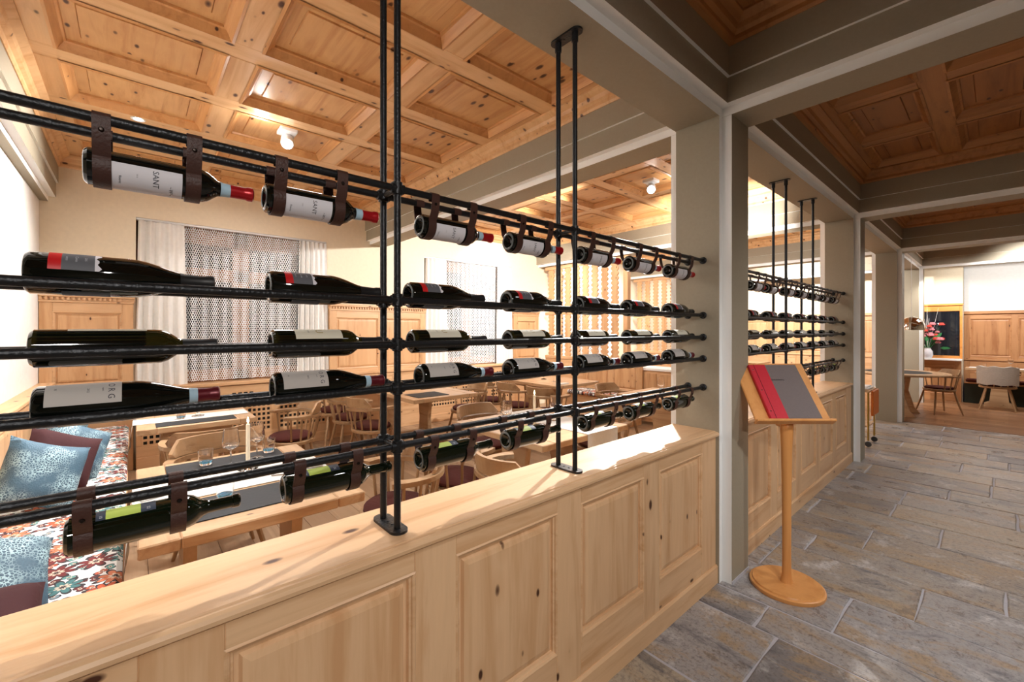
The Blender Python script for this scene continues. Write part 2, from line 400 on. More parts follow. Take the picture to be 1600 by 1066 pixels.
# ------------------------------------------------------------ structure: pillars and beams
XL, XR = -1.37, -1.095          # soffit of the long beam
PX0, PX1 = -1.42, -1.04
ROWS = [(-.92, -.59), (2.60, 2.93), (6.14, 6.47), (9.30, 9.63), (12.2, 12.53)]
ENDY = 13.0
def pillar(y0, y1, x0=PX0, x1=PX1, label=''):
    nx, ny = .055, .04; poly = []; emi = []
    P = [(x0+nx, y0), (x1-nx, y0), (x1-nx, y0+ny), (x1, y0+ny), (x1, y1-ny), (x1-nx, y1-ny), (x1-nx, y1), (x0+nx, y1), (x0+nx, y1-ny), (x0, y1-ny), (x0, y0+ny), (x0+nx, y0+ny)]
    E = [0, 1, 1]*4
    p = MB().prism(P, 0, 2.77, 2, 0, E).build('pillar', [taupe, white]); tag(p, label, 'pillar', None, 'structure')
lb = ['taupe pillar with white notched corners behind the camera end of the wine rack', 'nearest full-height taupe pillar with white notched corners beside the lectern', 'second taupe pillar, at the far end of the second wine rack',
      'third taupe pillar, behind the service trolley', 'fourth taupe pillar, beside the far dining table']
for (a, b), l in zip(ROWS, lb): pillar(a, b, label=l)
def beam(c0, c1, a, b, axis, label):
    """axis 1: runs along y with soffit x in c0..c1; axis 0: runs along x with soffit y in c0..c1"""
    n = .052; m = .07
    P = [(c0, 2.77), (c1, 2.77), (c1, 2.82), (c1+n, 2.82), (c1+n, 2.965), (c1+m, 2.965), (c1+m, 3.3), (c0-m, 3.3), (c0-m, 2.965), (c0-n, 2.965), (c0-n, 2.82), (c0, 2.82)]
    E = [0, 1, 1, 0, 1, 0, 0, 0, 1, 0, 1, 1]
    if axis == 0: P = [(p, z+(.0008 if z < 2.8 else .0004 if z < 3.2 else 0)) for p, z in P]
    o = MB().prism(P, a, b, axis, 0, E).build('ceiling_beam', [taupe, white]); tag(o, label, 'beam', None, 'structure')
beam(XL, XR, -3.2, 13.3, 1, 'long taupe ceiling beam with white stepped edges above the wine racks')
nm = ['over the window-side wall', 'meeting the nearest pillar', 'meeting the second pillar', 'meeting the third pillar', 'meeting the fourth pillar']
for (a, b), s_ in zip(ROWS, nm):
    beam(a+.04, b-.04, -6.2, XL+.05, 0, 'taupe cross beam above the dining room, '+s_)
    beam(a+.04, b-.04, XR-.05, 2.25, 0, 'taupe cross beam above the stone corridor, '+s_)
beam(2.1, 2.4, -3.2, 13.3, 1, 'taupe beam along the outer corridor wall')
beam(-6.33, -6.18, -.6, 13.1, 1, 'shallow taupe beam along the window wall top') if False else None
# ceilings
def ringstrip(mb, x0, x1, y0, y1, prof, mi=0):
    """prof: list of (inset, z) swept round a rectangle"""
    n = len(prof); vs = []
    for (i, z) in prof: vs += [(x0+i, y0+i, z), (x1-i, y0+i, z), (x1-i, y1-i, z), (x0+i, y1-i, z)]
    fs = [(k*4+j, k*4+(j+1) % 4, (k+1)*4+(j+1) % 4, (k+1)*4+j) for k in range(n-1) for j in range(4)]
    return mb.add(vs, fs, mi)
cof = {}
def coffer(parent, xa, xb, ya, yb, z, mm, mp):
    key = (round(xb-xa, 3), round(yb-ya, 3), mp.name); w, h = xb-xa, yb-ya
    if key not in cof:
        a = ringstrip(MB(), 0, w, 0, h, [(-.012, -.006), (.004, -.012), (.012, 0), (.022, .014), (.036, .032), (.048, .036), (.052, .05)]).mesh('coffer_moulding', mm)
        p = MB(); ringstrip(p, 0, w, 0, h, [(.045, .05), (.115, .05), (.118, .054), (.122, .042)])
        p.add([(.122, .122, .042), (w-.122, .122, .042), (w-.122, h-.122, .042), (.122, h-.122, .042)], [(0, 1, 2, 3)])
        cof[key] = (a, p.mesh('coffer_panel', mp))
    a, p = cof[key]
    q = put('coffer_panel', p, parent, (xa, ya, z)); put('coffer_moulding', a, parent, (xa, ya, z))
def bay(name, label, x0, x1, y0, y1, xs, ys, mx, my, mp, z=3.25):
    o = struct(name, label, 'ceiling')
    t = .02
    mo = ceilM if mp is ceilP else mx
    MB().box(x0-.1, x1+.1, y0-.1, y1+.1, z+.07, z+.09).build('ceiling_deck', mp, o)
    # cornice boards round the bay
    c = MB(); ringstrip(c, x0, x1, y0, y1, [(-.02, 3.13), (.022, 3.13), (.03, 3.145), (.03, 3.17), (.05, 3.185), (.06, 3.21), (.085, 3.225), (.10, 3.235), (.10, z)])
    c.build('cornice', my, o)
    # long ribs along y between the columns of coffers, short ribs along x between coffers
    ed = [x0+.08]+[v for p in xs for v in p]+[x1-.08]
    for i in range(0, len(ed), 2):
        if ed[i+1]-ed[i] > .01: MB().box(ed[i], ed[i+1], y0+.08, y1-.08, z, z+t, .003).build('rib', my, o)
    yd = [y0+.08]+[v for p in ys for v in p]+[y1-.08]
    for (xa, xb) in xs:
        for i in range(0, len(yd), 2):
            if yd[i+1]-yd[i] > .01: MB().box(xa, xb, yd[i], yd[i+1], z-.0015, z+t, .003).build('rib', mx, o)
        for (ya, yb) in ys: coffer(o, xa, xb, ya, yb, z, mo, mp)
rx = [(-1.67-.785*k-.615, -1.67-.785*k) for k in range(5)][::-1]
rx = [(-6.02, -5.58)]+rx
f3 = lambda y0: [(y0+.23, y0+1.04), (y0+1.21, y0+2.03), (y0+2.20, y0+3.01)]
f3b = lambda y0, y1: [(y0+.22+(y1-y0-.38)/3*k, y0+.22+(y1-y0-.38)/3*(k+1)-.16) for k in range(3)]
RB = [(-.575, 2.585), (2.945, 6.125), (6.485, 9.285), (9.645, 12.185)]
cx_ = [(-.86+.6215*k, -.385+.6215*k) for k in range(5)]; cx_[-1] = (1.62, 1.90)
for k, (a, b) in enumerate(RB):
    w = ('nearest', 'second', 'third', 'farthest')[k]
    ys = f3(-.59) if k == 0 else f3(2.93) if k == 1 else f3b(a, b)
    bay('ceiling', 'honey pine coffered ceiling over the %s dining room bay' % w, -6.2, XL-.075, a, b, rx, ys, ceilX, ceilY, ceilP)
    yc = [(3.30, 4.12), (4.28, 5.11), (5.25, 5.98)] if k == 1 else [(-.2, .7), (.86, 1.60), (1.76, 2.32)] if k == 0 else f3b(a, b)
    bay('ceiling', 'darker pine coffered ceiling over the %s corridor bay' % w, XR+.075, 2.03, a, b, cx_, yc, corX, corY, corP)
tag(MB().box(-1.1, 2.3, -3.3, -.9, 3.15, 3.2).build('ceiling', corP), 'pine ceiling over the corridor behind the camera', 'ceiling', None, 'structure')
tag(MB().box(-6.3, 2.4, 12.5, 13.6, 3.1, 3.15).build('ceiling', taupe), 'plain ceiling strip by the far end wall', 'ceiling', None, 'structure')
# ------------------------------------------------------------ walls
WX = -6.2
def wallbox(name, label, m, *a): return tag(MB().box(*a).build(name, m), label, 'wall', None, 'structure')
wallbox('wall_left', 'bright white plastered wall above the long bench', whitew, -6.5, -1.42, -.95, -.69, 0, 2.8)
wallbox('wall_right', 'plain wall closing the stone corridor', taupe, 2.3, 2.4, -3.3, 13.6, 0, 3.3)
wallbox('wall_behind', 'plain wall behind the camera', cream, -1.2, 2.4, -3.4, -3.3, 0, 3.3)
wallbox('wall_side', 'plain wall beside the camera', cream, -1.42, -1.2, -3.3, -.9, 0, 3.3)
# window wall with openings
wins = [(.02, 2.02, .88, 2.73), (3.56, 5.44, .88, 2.71), (6.9, 8.8, .88, 2.71)]
w = MB(); ys = [-.95]+[v for q in wins for v in q[:2]]+[13.6]
for i in range(0, len(ys), 2): w.box(-6.42, WX, ys[i], ys[i+1], 0, 3.3)
for (a, b, z0, z1) in wins: w.box(-6.42, WX, a, b, 0, z0-.04); w.box(-6.42, WX, a, b, z1, 3.3)
tag(w.build('wall_window', cream), 'cream plastered wall with deep curtained windows', 'wall', None, 'structure')
wallbox('wall_end', 'cream end wall of the dining room', cream, -6.4, -.50, 13.0, 13.3, 0, 3.3)
wallbox('wall_far', 'white upper wall at the far end of the corridor', whitew, -.50, 2.4, 13.4, 13.6, 0, 3.3)

# ------------------------------------------------------------ panelled joinery
def framed(parent, ax, d0, u0, u1, z0, z1, ops, oz, mU, mZ, depth=.03, sgn=1, top=True):
    """frame-and-panel front. ax=1: face looks along +-x, u is y; ax=0: face looks along +-y, u is x. d0 = front plane."""
    def bx(mb, a, b, da, db, c, d, bev=.002):
        if ax == 1: mb.box(d0-sgn*da, d0-sgn*db, a, b, c, d, bev)
        else: mb.box(a, b, d0-sgn*da, d0-sgn*db, c, d, bev)
        return mb
    def P(u, dd, z): return (d0-sgn*dd, u, z) if ax == 1 else (u, d0-sgn*dd, z)
    ed = [u0]+[v for p in ops for v in p]+[u1]
    for i in range(0, len(ed), 2):
        if ed[i+1]-ed[i] > .005: bx(MB(), ed[i], ed[i+1], 0, depth, z0, z1).build('stile', mZ, parent)
    for (a, b) in ops:
        if oz[0]-z0 > .005: bx(MB(), a, b, .0008, depth, z0, oz[0]).build('rail', mU, parent)
        if z1-oz[1] > .005: bx(MB(), a, b, .0008, depth, oz[1], z1).build('rail', mU, parent)
        pm = MB(); c, d = oz
        prof = [(0, .018), (.028, .018), (.034, .008), (.05, .004)] if b-a > .2 else [(0, .018), (.016, .018), (.02, .01), (.03, .008)]
        vs = []
        for (i, dd) in prof: vs += [P(a+i, dd, c+i), P(b-i, dd, c+i), P(b-i, dd, d-i), P(a+i, dd, d-i)]
        n = len(prof)
        fs = [(k*4+j, k*4+(j+1) % 4, (k+1)*4+(j+1) % 4, (k+1)*4+j) for k in range(n-1) for j in range(4)]+[tuple((n-1)*4+j for j in range(4))]
        pm.add(vs, fs)
        for (da, db) in ((.018, .026),): pass
        pm.build('panel', mZ, parent)
        mm = MB(); prof = [(-.003, -.0), (.002, -.004), (.008, .0), (.010, .006), (.016, .008), (.018, .018)]
        vs = []
        for (i, dd) in prof: vs += [P(a+i, dd, c+i), P(b-i, dd, c+i), P(b-i, dd, d-i), P(a+i, dd, d-i)]
        n = len(prof); fs = [(k*4+j, k*4+(j+1) % 4, (k+1)*4+(j+1) % 4, (k+1)*4+j) for k in range(n-1) for j in range(4)]
        mm.add(vs, fs); mm.build('moulding', mU, parent)
def half_wall(y0, y1, ops, label):
    o = struct('partition', label, 'half wall'); xf = -1.115
    MB().box(xf-.245, xf-.03, y0, y1, 0, .862).build('core', pineY, o)
    framed(o, 1, xf, y0, y1, .10, .863, ops, (.26, .80), pineY, pineZ)
    framed(o, 1, xf-.255, y0, y1, .10, .863, ops, (.26, .80), pineY, pineZ, .02, -1)
    # cap board with rounded nose
    P = [(-1.385, .862), (-1.385, .896), (-1.381, .900), (-1.118, .900), (-1.116, .896), (-1.106, .896), (-1.098, .892), (-1.094, .884), (-1.096, .874), (-1.104, .868), (-1.116, .864)]
    ca = MB(); vs = [(p[0], y, p[1]) for y in (y0, y1) for p in P]; n = len(P)
    ca.add(vs, [(k, (k+1) % n, n+(k+1) % n, n+k) for k in range(n)]+[tuple(range(n)), tuple(range(n, 2*n))]); ca.build('cap_board', pineY, o)
    s = MB(); P = [(xf-.01, 0), (xf+.012, 0), (xf+.012, .098), (xf+.004, .108), (xf-.01, .108)]
    s.prism(P, y0, y1, 1); s.build('skirting', pineY, o)
    return o
ops = [(-.453+.603*k, .007+.603*k) for k in range(5)]; ops = [(a, b) for a, b in ops if b < 2.55]
half_wall(-.59, 2.60, ops, 'low pale pine panelled half wall under the near wine rack')
half_wall(2.93, 6.14, [(3.08+.59*k, 3.08+.59*k+.45) for k in range(5)], 'low pale pine panelled half wall under the second wine rack')
# skirtings
tag(MB().box(PX1, PX1+.004, 2.64, 2.89, 0, .02).box(PX0, XL, 2.9, 2.93, 0, .01).build('baseboard_pillar', mortar), 'pale mortar line at the pillar foot', 'skirting', None, 'structure')

# ------------------------------------------------------------ floors
fl = struct('floor', 'polished natural stone slab floor of the corridor', 'floor')
MB().box(-1.42, 2.35, -3.3, 9.5, -.06, -.006).build('mortar_bed', mortar, fl)
yr = [-3.2, -2.7, -2.2, -1.75, -1.2, -.75, -.2, .3, .85, 1.3, 1.8, 2.36, 2.60, 3.02, 3.44, 3.75, 4.16, 4.58, 4.95, 5.4, 5.75, 6.2, 6.55, 7.0, 7.4, 7.75, 8.2, 8.55, 9.0, 9.47]
rs = random.Random(11)
for i in range(len(yr)-1):
    ya, yb = yr[i]+.006, yr[i+1]-.006
    x = -1.42+rs.uniform(.0, .12) if yb < 20 else 0
    first = True; xs_ = [-1.41]
    x = -1.41+rs.uniform(.35, .95)
    while x < 2.3: xs_.append(x); x += rs.uniform(.5, 1.05)
    xs_.append(2.32)
    if xs_[-1]-xs_[-2] < .3: xs_.pop(-2)
    for a, b in zip(xs_[:-1], xs_[1:]):
        a += .006; b -= .006
        xc, yc = (a+b)/2, (ya+yb)/2; w2, h2 = (b-a)/2, (yb-ya)/2
        # uneven hand-cut outline, chamfered edge
        out = []
        n = 3
        cs = [(-w2, -h2), (w2, -h2), (w2, h2), (-w2, h2)]
        for k in range(4):
            p, q = cs[k], cs[(k+1) % 4]
            for j in range(n):
                t_ = j/n; jx, jy = rs.uniform(-.005, .005), rs.uniform(-.005, .005)
                out.append((p[0]*(1-t_)+q[0]*t_+jx, p[1]*(1-t_)+q[1]*t_+jy))
        hz = rs.uniform(-.001, .002); m_ = len(out)
        vs = [(px, py, -.02) for px, py in out]+[(px, py, hz-.004) for px, py in out]+[(px*(1-.006/w2), py*(1-.006/h2), hz) for px, py in out]
        fs = [(k, (k+1) % m_, m_+(k+1) % m_, m_+k) for k in range(m_)]+[(m_+k, m_+(k+1) % m_, 2*m_+(k+1) % m_, 2*m_+k) for k in range(m_)]+[tuple(range(2*m_, 3*m_))]
        MB().add(vs, fs).build('stone_slab', stone, fl, (xc, yc, 0))
def planks(label, x0, x1, y0, y1, m, w, lo, hi, seed):
    f = struct('floor', label, 'floor'); r_ = random.Random(seed)
    MB().box(x0, x1, y0, y1, -.06, -.008).build('subfloor', black, f)
    y = y0; i = 0
    while y < y1-.01:
        yb = min(y+w, y1); x = x0-r_.uniform(0, hi)*.8
        while x < x1:
            xb = x+r_.uniform(lo, hi); a, b = max(x, x0), min(xb, x1)
            if b-a > .05: MB().box(-(b-a)/2+.001, (b-a)/2-.001, .001, yb-y-.001, -.012, 0, .0015).build('plank', m, f, ((a+b)/2, y, 0))
            x = xb
        y = yb
planks('pale oak plank floor of the dining room', -6.2, -1.42, -.69, 9.5, oakX, .19, 1.8, 2.6, 3)
planks('brown oak plank floor at the far end', -6.2, 2.3, 9.5, 13.4, oakD, .17, 1.3, 2.2, 5)

# ------------------------------------------------------------ windows and curtains
ordw = ('nearest', 'second', 'third', 'fourth')
def wavy(y0, y1, z0, z1, x, amp, waves, n, th=0, ph=0, flare=.0):
    mb = MB(); rows = 10; vs = []
    for j in range(rows+1):
        z = z0+(z1-z0)*j/rows; t_ = j/rows
        for i in range(n+1):
            s_ = i/n; yy = y0+(y1-y0)*s_; a = amp*(1+.5*sin(3*s_+2*t_))
            vs.append((x+a*sin(waves*2*pi*s_+ph+.4*sin(5*t_)), yy+flare*(1-t_)*(s_-.5), z))
    fs = [(j*(n+1)+i, j*(n+1)+i+1, (j+1)*(n+1)+i+1, (j+1)*(n+1)+i) for j in range(rows) for i in range(n)]
    return mb.add(vs, fs, 0, True)
for k, (a, b, z0, z1) in enumerate(wins[:3] if True else wins):
    W_ = struct('window_%d' % (k+1), '%s window, brown timber frame with night behind' % ordw[k], 'window')
    MB().box(-6.40, -6.385, a, b, z0, z1).build('pane', night, W_)
    f = MB(); xa, xb = -6.39, -6.33
    for (p, q, r_, s_) in ((a, a+.14, z0, z1), (b-.14, b, z0, z1), (a, b, z0, z0+.14), (a, b, z1-.2, z1), ((a+b)/2-.09, (a+b)/2+.09, z0, z1), (a, b, z0+1.22, z0+1.36)):
        f.box(xa, xb, p, q, r_, s_, .006)
    f.build('window_frame', winwood, W_)
    MB().box(-6.42, -6.06, a-.0, b, z0-.04, z0, .006).build('sill', wainY, W_)
    MB().box(-6.26, -6.21, a, b, z1-.025, z1, .004).build('curtain_rail', shell, W_)
    for (p, q, ph, wv, side) in ((a+.02, a+.42, 0, 5, 'nearer'), (b-.36, b-.01, 1.4, 6, 'farther')):
        c = wavy(p, q, z0+.0, z1-.03, -6.19, .022, wv, 60, ph=ph, flare=.06).build('curtain', linen)
        tag(c, 'gathered grey linen curtain on the %s side of the %s window' % (side, ordw[k]), 'curtain', 'linen curtains')
    c = wavy(a+.38, b-.30, z0+.02, z1-.03, -6.245, .018, 13, 150, ph=.7).build('net_curtain', net)
    tag(c, 'white openwork net curtain in front of the %s window' % ordw[k], 'net curtain', 'net curtains')
    # radiator cover with square lattice below the sill
    rc = thing('radiator_cover', 'pine radiator cover with square lattice grille below the %s window' % ordw[k], 'radiator cover')
    xf = -6.09
    MB().box(xf-.012, xf-.0105, a, b, .12, z0-.06).build('backing', black, rc)
    MB().box(xf-.03, xf+.012, a, b, 0, .13, .004).build('plinth', wainY, rc)
    MB().box(xf-.03, xf, a, b, .13, .25, .003).build('rail', wainY, rc)
    MB().box(xf-.03, xf, a, b, .60, z0-.045, .003).build('rail', wainY, rc)
    nb = 3; pw = (b-a)/nb
    for q in range(nb+1): MB().box(xf-.03, xf+.002, max(a, a+q*pw-.05), min(b, a+q*pw+.05), .25, .60, .003).build('stile', wainZ, rc)
    for q in range(nb):
        ua, ub = a+q*pw+.05, a+(q+1)*pw-.05; g = MB(); st = .05
        ny_ = int((ub-ua)/st); nz_ = int(.35/st)
        for i in range(ny_+1): g.box(xf-.010, xf-.002, ua+i*(ub-ua)/ny_-.010, ua+i*(ub-ua)/ny_+.010, .25, .60)
        for i in range(nz_+1): g.box(xf-.009, xf-.001, ua, ub, .25+i*.35/nz_-.012, .25+i*.35/nz_+.012)
        g.build('lattice', wainY, rc)
        sl = MB()
        for i in range(4): sl.box(xf+.0, xf+.0015, (ua+ub)/2-.13+i*.06, (ua+ub)/2-.09+i*.06, .70, .745)
        sl.build('slots', black, rc)
def wainscot(y0, y1, n, label):
    o = thing('wainscot', label, 'panelling'); xf = -6.13
    m = .09; wv = (y1-y0-m*(n+1))/n
    op = [(y0+m+(wv+m)*k, y0+m+(wv+m)*k+wv) for k in range(n)]
    framed(o, 1, xf, y0, y1, .0, 1.78, op, (.95, 1.68), wainY, wainZ)
    MB().box(-6.2, xf-.03, y0, y1, 0, 1.80).build('core', wainY, o)
    MB().box(xf-.07, xf+.03, y0-.012, y1+.012, 1.83, 1.87, .005).box(xf-.07, xf+.01, y0-.005, y1+.005, 1.775, 1.80, .003).build('crown', wainY, o)
    d = MB(); k = int((y1-y0)/.038)
    for i in range(k): d.box(xf, xf+.018, y0-.0+i*.038, y0+.02+i*.038, 1.80, 1.83)
    d.box(xf-.07, xf, y0-.01, y1+.01, 1.80, 1.83); d.build('dentil_moulding', wainY, o)
    b = MB().box(xf, xf+.02, y0, y1, .86, .90, .004).build('dado_rail', wainY, o)
wainscot(-.685, .0, 1, 'honey pine wall panelling with dentil crown in the bench corner')
wainscot(2.04, 3.54, 2, 'double pine wall panelling with dentil crown between the two lit windows')
wainscot(5.46, 6.12, 1, 'pine wall panelling with dentil crown beside the scalloped screen')
# end wall panelling
def endwall(x0, x1, n, label, y, mU, mZ, zt=1.90, zo=(.95, 1.74)):
    o = thing('wainscot', label, 'panelling'); m = .09; wv = (x1-x0-m*(n+1))/n
    op = [(x0+m+(wv+m)*k, x0+m+(wv+m)*k+wv) for k in range(n)]
    framed(o, 0, y-.05, x0, x1, 0, zt-.06, op, zo, mU, mZ, .03, -1)
    MB().box(x0, x1, y-.02, y-.002, 0, zt-.06).build('core', mU, o)
    MB().box(x0-.02, x1+.02, y-.09, y, zt-.06, zt, .006).build('crown', mU, o)
    MB().box(x0, x1, y-.07, y-.05, .86, .90, .004).build('dado_rail', mU, o)
endwall(-6.1, -1.5, 7, 'long pine panelling on the end wall of the dining room', 13.0, wainX, wainZ)
endwall(-.50, 2.25, 4, 'reddish pine panelling behind the far bench', 13.4, darkX, darkZ)
lw = thing('wainscot', 'low pine panelling under the far flower window', 'panelling')
framed(lw, 0, 12.95, -1.32, -.52, 0, .86, [(-1.2, -.62)], (.15, .72), darkX, darkZ, .03, -1)
MB().box(-1.34, -.505, 12.78, 12.998, .86, .90, .006).build('ledge', white, lw)
W_ = struct('window_4', 'dark square window behind the flower arrangement', 'window')
MB().box(-1.28, -.545, 12.975, 12.985, .96, 1.90).build('pane', night, W_)
f = MB()
for (p, q, r_, s_) in ((-1.34, -1.28, .9, 2.02), (-.545, -.505, .9, 2.02), (-1.28, -.545, .9, .96), (-1.28, -.545, 1.90, 2.02)): f.box(p, q, 12.95, 12.998, r_, s_, .006)
f.box(-1.36, -.49, 12.92, 12.998, 2.02, 2.06, .005)
f.build('window_frame', pine('orange_pine', lin(232, 160, 84), lin(214, 134, 62), 0, .4), W_)

# ------------------------------------------------------------ wine racks
ZL = [1.923, 1.590, 1.457, 1.327, 1.153]
RX = (-1.190, -1.285); RC = -1.2375; RR = .0105
def strap_mesh(drop):
    rb = .0405; pts = []
    rod = RR+.0015
    for s_ in (1,):
        pts.append((.0475-.0085, 0, -.013))
    # over the front rod
    for a in range(200, -1, -15): pts.append((.0475+rod*cos(R(a)), 0, rod*sin(R(a))))
    pts.append((.058, 0, -.02)); pts.append((.052, 0, -drop+.035))
    for a in range(20, -201, -11): pts.append((rb*1.02*cos(R(a)), 0, -drop+rb*sin(R(a))))
    pts.append((-.052, 0, -drop+.035)); pts.append((-.058, 0, -.02))
    for a in range(180, -21, -15): pts.append((-.0475+rod*cos(R(a)), 0, rod*sin(R(a))))
    pts.append((-.0475+.0085, 0, -.013))
    return MB().ribbon(pts, .028, .0025, (0, 1, 0)).mesh('strap', leather)
rivet = MB().lathe([(0, .0035), (.003, .003), (.0045, .001), (.0048, 0)], 10, 0).mesh('rivet', rivetM)
STR = {0: strap_mesh(.085), 4: strap_mesh(.070)}
flange_m = MB().lathe([(.0, 0), (.021, 0), (.021, .006), (.0165, .010), (.0165, .024), (0, .024)], 20, 1).mesh('flange', steel)
collar_m = MB().lathe([(.0105, -.02), (.0155, -.018), (.0155, .018), (.0105, .02)], 16, 2).lathe([(.0105, -.022), (.0145, -.02), (.0145, .02), (.0105, .022)], 16, 1).mesh('cross_fitting', steel)
sock_m = MB().lathe([(.0105, -.04), (.0145, -.038), (.0145, 0)], 16, 2).mesh('socket', steel)
def plate_mesh():
    n = 10; w, r = .055, .027
    pl = [(w+r*cos(a), r*sin(a)) for a in [(-pi/2+pi*k/n) for k in range(n+1)]]+[(-w+r*cos(a), r*sin(a)) for a in [(pi/2+pi*k/n) for k in range(n+1)]]
    m = MB().prism(pl, 0, .008)
    for sx in (-.014, .014): m.lathe([(0, .0105), (.004, .0102), (.005, .008)], 8, 2, (sx, 0, 0))
    return m.mesh('mounting_plate', steel)
plate_m = plate_mesh()
def rack(y0, y1, posts, label, straps):
    o = thing('wine_rack', label, 'wine rack', (RC, y0, .9))
    L = y1-y0
    for z in ZL:
        for x in RX:
            MB().tube([(x-RC, .0, z-.9), (x-RC, L, z-.9)], RR, 14).build('rod', steel, o)
            put('flange', flange_m, o, (x-RC, 0, z-.9)); put('flange', flange_m, o, (x-RC, L, z-.9), (0, 0, pi))
    for py in posts:
        yy = py-y0
        put('mounting_plate', plate_m, o, (0, yy, 0)); put('mounting_plate', plate_m, o, (0, yy, 1.87), (pi, 0, 0))
        for x in RX:
            MB().tube([(x-RC, yy, .008), (x-RC, yy, 1.862)], RR, 14).build('post', steel, o)
            put('socket', sock_m, o, (x-RC, yy, 1.862))
            for z in ZL: put('cross_fitting', collar_m, o, (x-RC, yy, z-.9))
        for z in ZL: MB().tube([(RX[1]-RC, yy, z-.9), (RX[0]-RC, yy, z-.9)], .008, 10).build('bridge', steel, o)
    for lv, ylist in straps.items():
        for yb in ylist:
            for d in (.028, .178):
                s_ = put('strap', STR[lv], o, (0, yb+d-y0, ZL[lv]-.9))
                for sx in (1, -1): put('rivet', rivet, s_, (sx*.0595, 0, -.024), (0, 0, 0 if sx > 0 else pi))
YB = [[-.076, .249, .690, 1.069, 1.490, 1.870, 2.262], [-.156, .258, .650, 1.060, 1.480, 1.850, 2.255], [-.150, .264, .660, 1.066, 1.465, 1.855, 2.258],
      [-.146, .268, .690, 1.070, 1.482, 1.858, 2.255], [-.103, .292, .688, 1.056, 1.510, 1.872, 2.258]]
DY = 3.54
YB2 = [[y+DY for y in r_] for r_ in YB]
rack(-.59, 2.60, (.592, 1.405), 'near black pipe wine rack rising from half wall to beam', {0: YB[0], 4: YB[4]})
rack(2.93, 6.14, (.592+DY, 1.405+DY-.02), 'farther black pipe wine rack, beyond the lectern pillar', {0: YB2[0], 4: YB2[4]})
# bottles -------------------------------------------------------
BX = [(0, .022), (.014, .017), (.023, .005), (.027, 0), (.033, .0008), (.0375, .006), (.0375, .186), (.0365, .197), (.0325, .208), (.025, .218), (.0185, .226), (.0155, .235), (.0145, .25), (.0142, .288), (.0158, .289), (.0158, .297), (.013, .30), (0, .30)]
BU = [(0, .024), (.015, .018), (.026, .005), (.030, 0), (.037, .001), (.0415, .007), (.0415, .150), (.0405, .163), (.037, .180), (.0315, .198), (.025, .216), (.0195, .232), (.0165, .246), (.0152, .262), (.0145, .288), (.016, .289), (.016, .297), (.013, .30), (0, .30)]
def rad_at(p, y):
    for (r0, y0), (r1, y1) in zip(p[5:-3], p[6:-2]):
        if y0 <= y <= y1 and y1 > y0: return r0+(r1-r0)*(y-y0)/(y1-y0)
    return p[6][0]
def sleeve(p, ya, yb, extra, mat, name, close=False):
    ys_ = [ya+(yb-ya)*k/6 for k in range(7)]
    pr = [(rad_at(p, y)+extra*.2, y) for y in ys_[:1]]+[(rad_at(p, y)+extra, y) for y in ys_]
    if close: pr = pr[:-1]+[(.0168, .2885), (.0168, .2985), (.0135, .3012), (0, .3012)]
    return MB().lathe(pr, 24, 1).mesh(name, mat)
def patch(r, ya, yb, ta, tb, mat, name, n=18, jag=None):
    vs = []; m = n+1
    for h in (ya, yb):
        for k in range(m):
            a = R(ta+(tb-ta)*k/n); hh = h+(jag(k) if jag and h == yb else 0); vs.append((r*cos(a), hh, r*sin(a)))
    return MB().add(vs, [(k, k+1, m+k+1, m+k) for k in range(n)], 0, True).mesh(name, mat)
